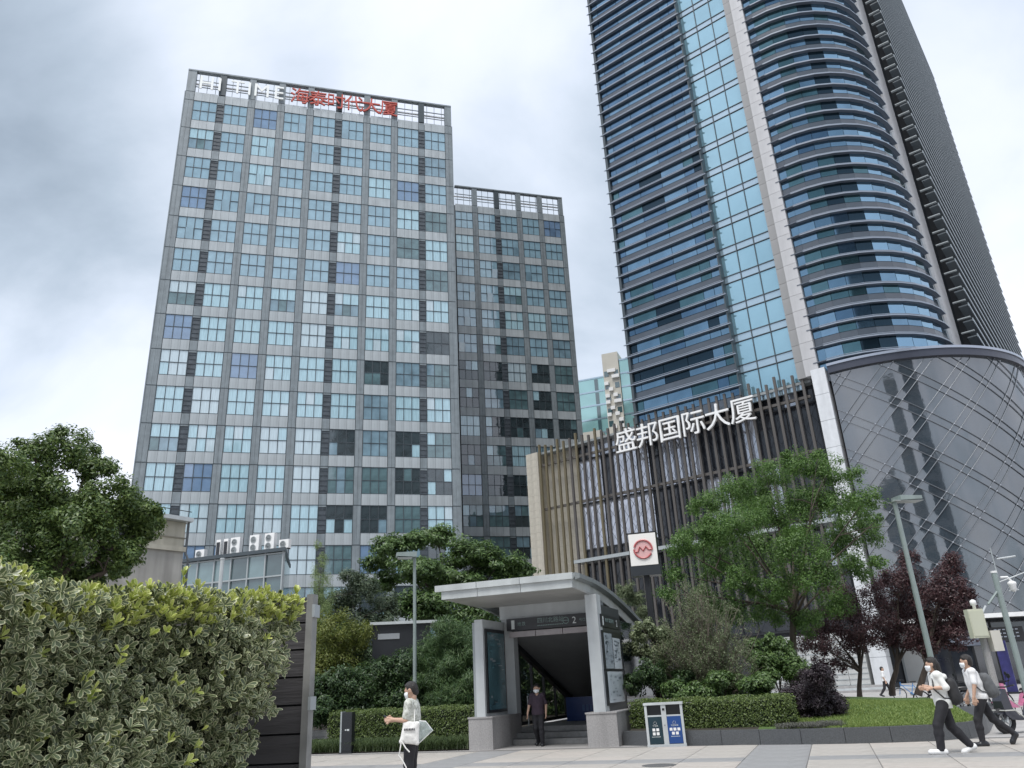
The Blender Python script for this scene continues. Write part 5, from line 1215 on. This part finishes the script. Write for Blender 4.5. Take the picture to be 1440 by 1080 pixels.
def bicycle(label, loc, rz, fm_, basket=True):
    t = thing('bicycle', label, 'bicycle', loc, rz, 'bicycles parked behind the walkers')
    wheel(t, .52, .33, .31, .022, 14); wheel(t, -.52, .33, .31, .022, 14)
    b = MB()
    for a_, c_ in (((0, .40, .82), (0, -.05, .36)), ((0, -.05, .36), (0, -.2, .86)), ((0, .40, .76), (0, -.16, .7)), ((0, -.05, .34), (0, -.52, .33)), ((0, -.18, .75), (0, -.52, .33)), ((0, .38, .92), (0, .52, .33))): b.tube([a_, c_], .018, 6)
    b.build('frame', fm_, t)
    MB().tube([(-.28, .26, 1.0), (-.12, .37, 1.02), (.12, .37, 1.02), (.28, .26, 1.0)], .014, 6).build('handlebar', M_black, t)
    MB().box(-.07, .07, -.34, -.08, .88, .93).build('saddle', M_rubber, t)
    MB().lathe([(.09, -.01), (.09, .01)], (.03, -.05, .34), 12, axis='x').build('crank', M_grey, t)
    if basket:
        b = MB()
        for k in range(5): b.box(-.15 + k * .07, -.14 + k * .07, .46, .70, .68, .90); 
        for z_ in (.68, .78, .89): b.box(-.16, .16, .46, .47, z_, z_ + .01); b.box(-.16, .16, .69, .70, z_, z_ + .01); b.box(-.16, -.15, .46, .70, z_, z_ + .01); b.box(.15, .16, .46, .7, z_, z_ + .01)
        b.box(-.15, .15, .46, .7, .67, .68); b.build('basket', M_black, t)
    return t
q = at(1340, 990, 33); q.z = 0; bicycle('silver bicycle with basket between the two walkers', q, R(70), M_lgrey)
q = at(1362, 988, 34); q.z = 0; bicycle('black bicycle behind the man with the grey backpack', q, R(100), M_black)
q = at(1402, 992, 30); q.z = 0; bicycle('grey bicycle beside the weathered pole', q, R(115), M_grey)
q = at(1283, 985, 46); q.z = 0; bicycle('bright blue shared bicycle behind the purple trees', q, R(80), mat('bike_blue', (.03, .20, .50), .35))
q = at(1318, 990, 38); q.z = 0; bicycle('white bicycle under the right purple tree', q, R(60), M_white, False)

# ================================================================== PEOPLE
def surface_nets(F, org, h):
    nx, ny, nz = F.shape; acc = np.zeros((nx - 1, ny - 1, nz - 1, 3), np.float32); cnt = np.zeros((nx - 1, ny - 1, nz - 1), np.float32)
    def sl(i, n): return slice(i, n - 1 + i)
    for ax in range(3):
        o1, o2 = [a_ for a_ in range(3) if a_ != ax]
        for i in (0, 1):
            for j in (0, 1):
                off = [0, 0, 0]; off[o1] = i; off[o2] = j; off2 = list(off); off2[ax] = 1
                A = F[sl(off[0], nx), sl(off[1], ny), sl(off[2], nz)]; B = F[sl(off2[0], nx), sl(off2[1], ny), sl(off2[2], nz)]
                cr_ = (A < 0) != (B < 0); t = np.where(cr_, A / np.where(cr_, A - B, 1), 0)
                cnt += cr_; acc[..., ax] += t; acc[..., o1] += i * cr_; acc[..., o2] += j * cr_
    act = cnt > 0; ids = np.full(act.shape, -1, np.int64); ids[act] = np.arange(act.sum()); I = np.argwhere(act)
    V = (acc[act] / cnt[act][:, None] + I) * h + org; Q = []
    for ax in range(3):
        o1, o2 = [(1, 2), (2, 0), (0, 1)][ax]
        A = F.take(range(F.shape[ax] - 1), ax) < 0; B = F.take(range(1, F.shape[ax]), ax) < 0
        for flip, msk in ((0, A & ~B), (1, ~A & B)):
            E_ = np.argwhere(msk); E_ = E_[(E_[:, o1] > 0) & (E_[:, o2] > 0) & (E_[:, o1] < F.shape[o1] - 1) & (E_[:, o2] < F.shape[o2] - 1)]
            if not len(E_): continue
            def c_(d1, d2): e = E_.copy(); e[:, o1] += d1; e[:, o2] += d2; return ids[e[:, 0], e[:, 1], e[:, 2]]
            q = [c_(-1, -1), c_(0, -1), c_(0, 0), c_(-1, 0)]
            if flip: q = q[::-1]
            Q.append(np.stack(q, 1))
    Q = np.concatenate(Q); Q = Q[(Q >= 0).all(1)]; return V, Q
def sdf(caps, h, k=.02, cut=None, fold=0):
    P = np.array([[*c[0]] for c in caps] + [[*c[1]] for c in caps]); rm = max(max(c[2], c[3]) for c in caps) + .05
    lo = P.min(0) - rm; hi = P.max(0) + rm; n = np.ceil((hi - lo) / h).astype(int) + 1; F = np.full(n, .2, np.float32)
    ax = [lo[i] + np.arange(n[i]) * h for i in range(3)]
    for a_, b_, ra, rb in caps:
        a_ = np.array(a_, float); b_ = np.array(b_, float); m = max(ra, rb) + .07
        i0 = np.maximum(0, np.floor((np.minimum(a_, b_) - m - lo) / h).astype(int)); i1 = np.minimum(n, np.ceil((np.maximum(a_, b_) + m - lo) / h).astype(int) + 1)
        X = np.stack(np.meshgrid(*[ax[q][i0[q]:i1[q]] for q in range(3)], indexing='ij'), -1); d = b_ - a_; L2 = d @ d
        t = np.clip(((X - a_) @ d) / L2, 0, 1) if L2 > 1e-12 else np.zeros(X.shape[:3])
        D = np.linalg.norm(X - a_ - t[..., None] * d, axis=-1) - (ra + (rb - ra) * t)
        sub = F[i0[0]:i1[0], i0[1]:i1[1], i0[2]:i1[2]]; hh = np.clip(.5 + .5 * (sub - D) / k, 0, 1)
        F[i0[0]:i1[0], i0[1]:i1[1], i0[2]:i1[2]] = sub * (1 - hh) + D * hh - k * hh * (1 - hh)
    if fold or cut:
        X, Y, Z = np.meshgrid(*ax, indexing='ij')
        if fold: F = F + fold * .8 * (np.sin(Z * 23 + X * 31 + np.sin(Y * 19 + Z * 7) * 2.2) * np.sin(X * 13 - Y * 27 + Z * 5 + np.sin(X * 40)))
        if cut: F = np.maximum(F, cut(X, Y, Z))
    return surface_nets(F.astype(np.float32), lo, h)
def V3(*a_): return np.array(a_, float)
def person(label, loc, rz, pose, wear, h=.0095, scale=1.0, group=None):
    t = thing('person', label, 'person', loc, rz, group); t.scale = (scale,) * 3
    p = dict(pel=V3(0, 0, .93), lean=0, headturn=0, hL=V3(-.085, 0, .9), hR=V3(.085, 0, .9), kL=V3(-.09, .02, .49), kR=V3(.09, .02, .49), aL=V3(-.09, -.02, .09), aR=V3(.09, -.02, .09), tL=V3(-.1, .14, .035), tR=V3(.1, .14, .035),
             sL=V3(-.175, 0, 1.40), sR=V3(.175, 0, 1.40), eL=V3(-.22, -.03, 1.12), eR=V3(.22, -.03, 1.12), wL=V3(-.23, .06, .88), wR=V3(.23, .06, .88), dL=V3(0, .1, -1), dR=V3(0, .1, -1), head=V3(0, .02, 0))
    p.update({k_: v for k_, v in pose.items()})
    lean = p['lean']; pel = V3(0, 0, .93)
    def lt(q): 
        q = np.asarray(q, float) - pel; c_, s_ = math.cos(lean), math.sin(lean); return pel + V3(q[0], q[1] * c_ + q[2] * s_, -q[1] * s_ + q[2] * c_)
    for k_ in ('sL', 'sR'): p[k_] = lt(p[k_])
    for k_ in ('eL', 'eR', 'wL', 'wR'):
        if k_ not in pose: p[k_] = lt(p[k_])
    hc = lt(V3(0, 0, 1.44)) + V3(0, .015, .145) + (p['head'] - V3(0, .02, 0)); hr = p['headturn']; fw = V3(math.sin(hr), math.cos(hr), p.get('nod', 0)); fw /= np.linalg.norm(fw); rt = V3(math.cos(hr), -math.sin(hr), 0); uq = np.cross(rt, fw)
    def hp(x, y, z): return hc + rt * x + fw * y + uq * z
    torso = [(lt((-.06, 0, .92)), lt((.06, 0, .92)), .115, .115), (lt((-.045, .01, .98)), lt((-.06, .0, 1.18)), .105, .11), (lt((.045, .01, .98)), lt((.06, .0, 1.18)), .105, .11), (lt((-.07, 0, 1.18)), lt((-.085, -.005, 1.33)), .11, .095), (lt((.07, 0, 1.18)), lt((.085, -.005, 1.33)), .11, .095), (lt((0, -.01, 1.38)), p['sL'], .07, .055), (lt((0, -.01, 1.38)), p['sR'], .07, .055)]
    neck = [(lt((0, -.005, 1.38)), hp(0, -.02, -.09), .058, .052)]
    head = [(hp(0, -.01, .03), hp(0, -.015, .045), .093, .09), (hp(0, .02, -.02), hp(0, .03, -.05), .075, .062), (hp(0, .05, -.085), hp(0, .055, -.08), .038, .036), (hp(0, .085, .0), hp(0, .106, -.028), .012, .017), (hp(-.088, -.01, -.01), hp(-.09, -.012, .02), .018, .02), (hp(.088, -.01, -.01), hp(.09, -.012, .02), .018, .02), (hp(-.03, .075, .03), hp(.03, .075, .03), .02, .02)]
    arms = []; hands = []; sleeves = []
    for s in 'LR':
        S_, E_, W_ = p['s' + s], p['e' + s], p['w' + s]; arms += [(S_, E_, .05, .04), (E_, W_, .041, .028)]
        ln = wear.get('sleeve', .55); sleeves += [(S_, S_ + (E_ - S_) * min(1, ln * 1.6), .062, .06)]
        if ln > .9: sleeves += [(E_, E_ + (W_ - E_) * (ln - .9) * 2, .056, .045)]
        d = np.asarray(p['d' + s], float); d /= np.linalg.norm(d); sd = np.cross(d, V3(1 if s == 'R' else -1, 0, .2)); sd /= np.linalg.norm(sd); nm = np.cross(d, sd)
        pc_ = W_ + d * .02; hands += [(pc_ - sd * .018, pc_ + d * .065 - sd * .022, .02, .019), (pc_ + sd * .018, pc_ + d * .065 + sd * .022, .02, .019)]
        cu = nm * (1 if s == 'R' else -1) * -1
        for k_, (o_, l_) in enumerate(((-.034, .058), (-.012, .07), (.011, .066), (.033, .05))):
            b0 = pc_ + d * .075 + sd * o_; b1 = b0 + d * l_ * .55 + cu * .008; b2 = b1 + d * l_ * .4 + cu * .02; hands += [(b0, b1, .0095, .009), (b1, b2, .009, .0075)]
        th = pc_ + d * .02 - sd * .03; hands += [(th, th + d * .03 - sd * .03, .013, .011), (th + d * .03 - sd * .03, th + d * .06 - sd * .035, .011, .009)]
    legs = []; feet = []
    for s in 'LR':
        H_, K_, A_, T_ = p['h' + s], p['k' + s], p['a' + s], p['t' + s]; legs += [(H_, K_, .085, .058), (K_, K_ + (A_ - K_) * .35, .056, .055), (K_ + (A_ - K_) * .35, A_, .055, .038)]
        hl = A_ + (A_ - T_) * np.array([.35, .35, 0]) + V3(0, 0, -.045) * (1 if A_[2] < .13 else .5); feet += [(hl, T_, .042, .036), (A_, hl, .042, .042), (T_, T_ + (T_ - hl) * .12, .036, .03)]
    def part(name, caps, m, parent=t, cut=None, k=.025, fold=0, hh=h):
        V_, Q_ = sdf(caps, hh, k, cut, fold); return obj(name, np_mesh(name, V_, Q_, m, True), parent)
    body = part('body', torso + neck + head + arms + hands + legs + feet, wear.get('skin', M_skin), k=.018)
    grow = lambda cs, g: [(a_, b_, ra + g, rb + g) for a_, b_, ra, rb in cs]
    hem = wear.get('hem', .86); nk = lt((0, -.005, 1.43))
    part('shirt', grow(torso, .022) + sleeves + [(lt((0, .0, hem + .04)), lt((0, 0, 1.1)), .15, .13)] + wear.get('extra_shirt', []), wear['shirt'], cut=lambda X, Y, Z: np.maximum(hem - Z, np.minimum(Z - (nk[2] - .035), .074 - np.hypot(X - nk[0], Y - nk[1] - .012))), fold=.0045)
    part('trousers', grow([torso[0]], .012) + grow(legs, wear.get('legw', .022)), wear['trousers'], cut=lambda X, Y, Z: np.maximum(.075 - Z, Z - .97), fold=.004)
    for ft in (feet[:3], feet[3:]): part('shoe', grow(ft, .012), wear['shoes'], cut=lambda X, Y, Z: .0 - Z)
    if 'sole' in wear: pass
    hair = [(hp(0, -.025, .05), hp(0, -.02, .055), .103, .1), (hp(0, -.06, .0), hp(0, -.07, -.03), .075, .06), (hp(-.05, .04, .085), hp(.05, .04, .085), .035, .035)]
    if wear.get('longhair'): hair += [(hp(0, -.09, .0), hp(0, -.12, -.14), .06, .04), (hp(-.07, -.03, 0), hp(-.075, -.05, -.09), .03, .022), (hp(.07, -.03, 0), hp(.075, -.05, -.09), .03, .022)]
    hp0 = hp(0, 0, 0)
    part('hair', hair, M_hair, cut=lambda X, Y, Z: ((X - hp0[0]) * fw[0] + (Y - hp0[1]) * fw[1]) - .052 - np.maximum(0, (Z - hp0[2] - .055)) * 1.2, fold=.003)
    if wear.get('mask', True): part('face_mask', [(hp(0, .065, -.035), hp(0, .07, -.075), .058, .045), (hp(-.04, .04, -.045), hp(.04, .04, -.045), .055, .055)], M_mask, cut=lambda X, Y, Z: np.maximum(.03 - ((X - hp0[0]) * fw[0] + (Y - hp0[1]) * fw[1]), Z - hp0[2] + .012))
    for x in (-.032, .032):
        e_ = hp(x, .088, .012); MB().lathe([(0, -.008), (.012, 0), (0, .008)], tuple(e_), 8).build('eye', M_eye, body, smooth=True)
    return t, p, lt, hp
black_tr = mat('cloth_black', (.018, .018, .022), .8, var=.2, scale=8)
# 1 standing man with phone, seen from the side
q = ground(579, 1124); rzm = R(84)        # faces to the left of the picture
P1 = person('man in a pale patterned tee and black trousers standing looking at his phone', q, rzm, dict(nod=-.28, eL=V3(-.2, .05, 1.15), wL=V3(-.10, .30, 1.17), eR=V3(.22, .02, 1.13), wR=V3(.03, .30, 1.16), dL=V3(.35, 1, .05), dR=V3(-.35, 1, .05), kL=V3(-.09, .03, .49), aR=V3(.1, .04, .09), tR=V3(.12, .2, .035)),
            dict(shirt=mat('tee_patterned', (.50, .52, .44), .85, var=.45, scale=26, col2=(.72, .73, .68)), trousers=black_tr, shoes=M_white, sleeve=.5), scale=.985)
def held(o, rt, loc, rz=None): o.location = Vector(rt) + Matrix.Rotation(rzm if rz is None else rz, 3, 'Z') @ Vector(loc); o.rotation_euler = (0, 0, rzm if rz is None else rz); return o
ph = thing('phone', 'dark phone held in the standing man\'s hands', 'phone'); held(ph, q, (-.03, .40, 1.165))
MB().poly([(-.036, -.07, -.02), (.036, -.07, -.02), (.036, .06, .05), (-.036, .06, .05), (-.036, -.074, -.012), (.036, -.074, -.012), (.036, .056, .058), (-.036, .056, .058)], [(3, 2, 1, 0), (4, 5, 6, 7), (0, 1, 5, 4), (1, 2, 6, 5), (2, 3, 7, 6), (3, 0, 4, 7)]).build('casing', M_black, ph)
MB().poly([(-.032, -.068, -.006), (.032, -.068, -.006), (.032, .05, .0575), (-.032, .05, .0575)], [(0, 1, 2, 3)]).build('screen', mat('phone_glass', (.1, .12, .14), .1), ph)
M_tote = mat('tote_white', (.76, .75, .72), .8, var=.06, scale=9, bump=.4, bscale=14)
def bag(name, label, cat, pts_out, thick, m, root, loc, rz):
    """soft bag: outline in the side plane (y forward, z up), pillow thickness along x"""
    t = thing(name, label, cat); held(t, root, loc, rz); caps = []
    c = np.mean(np.array(pts_out), 0)
    for (y0, z0), (y1, z1) in zip(pts_out, pts_out[1:] + pts_out[:1]):
        caps.append((V3(0, y0, z0), V3(0, y1, z1), thick * .55, thick * .55)); 
        for f in (.35, .7): caps.append((V3(0, c[0] + (y0 - c[0]) * f, c[1] + (z0 - c[1]) * f), V3(0, c[0] + (y1 - c[0]) * f, c[1] + (z1 - c[1]) * f), thick * (1.15 - .5 * f), thick * (1.15 - .5 * f)))
    V_, Q_ = sdf(caps, .0095, .03, None, .004); obj('bag_body', np_mesh('bag_body', V_, Q_, m, True), t); return t
tb = bag('tote_bag', 'white printed tote bag slung at the standing man\'s hip', 'bag', [(.12, .83), (-.14, .80), (-.15, 1.08), (.05, 1.10)], .045, M_tote, q, (-.20, 0, 0), rzm)
b = MB()
for k, (w_, g_) in enumerate(((.016, 0), (.02, 0), (.012, 0), (.022, 0), (.016, 0), (.02, 0), (.014, 0))): y = .05 - k * .026; b.box(-.062, -.056, y - w_ / 2, y + w_ / 2, .985 + (.004 if k % 2 else 0), 1.018); 
b.build('print', mat('tote_ink', (.08, .08, .09), .7), tb)
MB().tube([(-.03, -.1, 1.08), (.05, -.09, 1.3), (.12, -.04, 1.43), (.2, .02, 1.44)], .008, 6).build('strap', M_tote, tb)
MB().tube([(-.05, .1, .84), (-.06, .12, .72), (-.05, .14, .64), (-.05, .08, .56), (-.05, .02, .46)], .010, 6).build('drawstring', M_tote, tb); MB().tube([(-.05, .1, .84), (-.06, .03, .74), (-.055, -.03, .68)], .010, 6).build('drawstring', M_tote, tb)
M_film = mat('clear_film', (.55, .62, .62), .18, alpha=.42)
fb = bag('plastic_bag', 'translucent plastic folder bag sticking out behind the standing man', 'bag', [(-.16, .82), (-.16, 1.10), (-.26, 1.09), (-.36, .97)], .02, M_film, q, (-.14, 0, 0), rzm)
MB().tube([(0, -.16, 1.115), (0, -.26, 1.105), (0, -.375, .97), (0, -.16, .80)], .008, 6).build('rim', M_white, fb)
# 2 man on the steps
sm = ent(1.72, 1.0, 0); P2 = person('man in a dark plum tee and black trousers walking down the entrance steps', sm, EY + R(180) + R(8), dict(headturn=.1, kL=V3(-.09, .06, .49), aL=V3(-.1, .06, .09), tL=V3(-.12, .21, .035), aR=V3(.08, -.22, .15), kR=V3(.09, .02, .5), tR=V3(.1, -.08, .05), eL=V3(-.25, -.06, 1.13), wL=V3(-.25, .02, .9), eR=V3(.26, .0, 1.13), wR=V3(.3, .1, .91)),
            dict(shirt=mat('tee_plum', (.045, .03, .045), .85, var=.15, scale=10), trousers=black_tr, shoes=M_black, sleeve=.5), scale=.94)
# 3 figure inside, half behind the right column
i3 = ent(3.22, 2.75, .45); P3 = person('person in black half hidden behind the entrance right column', i3, EY + R(150), dict(eL=V3(-.22, .02, 1.12), wL=V3(-.02, .2, 1.14), eR=V3(.23, .04, 1.12), wR=V3(.04, .22, 1.08), dL=V3(1, .3, 0), dR=V3(-1, .2, .1)),
            dict(shirt=mat('tee_black', (.012, .012, .015), .85), trousers=black_tr, shoes=M_white, sleeve=.5, mask=False), scale=.95)
# 4, 5 the walking pair: legs striding to the left
walkA = dict(hL=V3(-.085, .02, .9), kL=V3(-.09, .20, .52), aL=V3(-.09, .24, .10), tL=V3(-.1, .41, .06), kR=V3(.09, -.07, .48), aR=V3(.09, -.33, .14), tR=V3(.09, -.20, .035))
q4 = ground(1343, 1061); rz4 = EY + R(90) + R(8)
wv = mat('hooded_vest', (.74, .75, .72), .85, var=.05, scale=8)
P4 = person('woman in a white hooded top and black trousers carrying a black backpack', q4, rz4, dict(walkA, lean=.07, eL=V3(-.23, -.06, 1.17), wL=V3(-.16, .17, 1.17), eR=V3(.22, -.04, 1.14), wR=V3(.14, .18, 1.16), dL=V3(.4, .8, .2), dR=V3(-.2, 1, .1), headturn=.15),
            dict(shirt=wv, trousers=black_tr, shoes=M_white, sleeve=.98, hem=.8, longhair=True, legw=.03, extra_shirt=[(V3(-.08, -.10, 1.36), V3(.08, -.10, 1.36), .06, .06), (V3(-.09, -.04, 1.4), V3(.09, -.04, 1.4), .05, .05)]), scale=.98)
q5 = ground(1395, 1050); walkB = dict(kL=V3(-.09, .16, .5), aL=V3(-.09, .17, .10), tL=V3(-.1, .33, .045), kR=V3(.09, -.16, .50), aR=V3(.09, -.48, .22), tR=V3(.09, -.42, .07))
P5 = person('man in a white tee and black trousers walking with a grey backpack', q5, rz4, dict(walkB, lean=.16, eL=V3(-.23, .1, 1.16), wL=V3(-.24, .17, .92), eR=V3(.24, .02, 1.14), wR=V3(.25, .16, .93), headturn=.25), dict(shirt=mat('tee_white', (.76, .76, .76), .85, var=.04, scale=6), trousers=black_tr, shoes=M_black, sleeve=.55, hem=.87, legw=.016), scale=1.0)
def backpack(label, root, rz, z0, y0, m, tilt):
    t = thing('backpack', label, 'bag'); held(t, root, (0, 0, 0), rz)
    caps = [(V3(-.085, y0 + tilt * f, z0 + .30 * f), V3(.085, y0 + tilt * f, z0 + .30 * f), .10 - .02 * f * f, .10 - .02 * f * f) for f in (0, .2, .4, .6, .8, 1.0)]
    V_, Q_ = sdf(caps, .0095, .06, None, .004); obj('bag_body', np_mesh('bag_body', V_, Q_, m, True), t)
    V_, Q_ = sdf([(V3(-.07, y0 - .085, z0 - .02 + .035 * f), V3(.07, y0 - .085, z0 - .02 + .035 * f), .045, .045) for f in (0, 1, 2, 3)], .0095, .04); obj('pocket', np_mesh('pocket', V_, Q_, m, True), t)
    MB().tube([(-.1, y0 - .05 + tilt * .7, z0 + .25), (0, y0 - .095 + tilt * .7, z0 + .25), (.1, y0 - .05 + tilt * .7, z0 + .25)], .006, 5).build('zip', M_grey, t)
    for s in (-1, 1): MB().tube([(s * .10, y0 + .05, z0 + .0), (s * .2, y0 + .22, z0 + .04), (s * .185, y0 + .36, z0 + .2), (s * .13, y0 + .33, z0 + .38), (s * .09, y0 + .14 + tilt, z0 + .38)], .014, 6).build('strap', m, t)
    return t
backpack('black backpack hanging low on the woman in white', q4, rz4, .93, -.21, mat('bag_black', (.02, .02, .022), .7, var=.3, scale=12), .02)
backpack('grey backpack on the back of the man in the white tee', q5, rz4, .98, -.23, mat('bag_grey', (.10, .105, .11), .75, var=.2, scale=12), .07)
qb = at(1420, 955, 52); BN = thing('banner_stand', 'upright blue violet banner by the dark shopfront at the right edge', 'sign', (qb.x, qb.y, 0), R(-38)); MB().box(-.26, .26, -.05, .05, .1, 2.7).build('panel', mat('banner_blue', (.03, .03, .12), .4, var=.4, scale=3), BN); MB().box(-.4, .4, -.25, .25, 0, .1).build('foot', M_black, BN)
# 6 far walker by the pale shopfront
q6 = at(1247, 975, 56); q6.z = 0; P6 = person('far walker in a white top and dark trousers by the pale shopfront', q6, EY - R(90), dict(walkA), dict(shirt=M_white, trousers=black_tr, shoes=M_black, mask=False), h=.016)
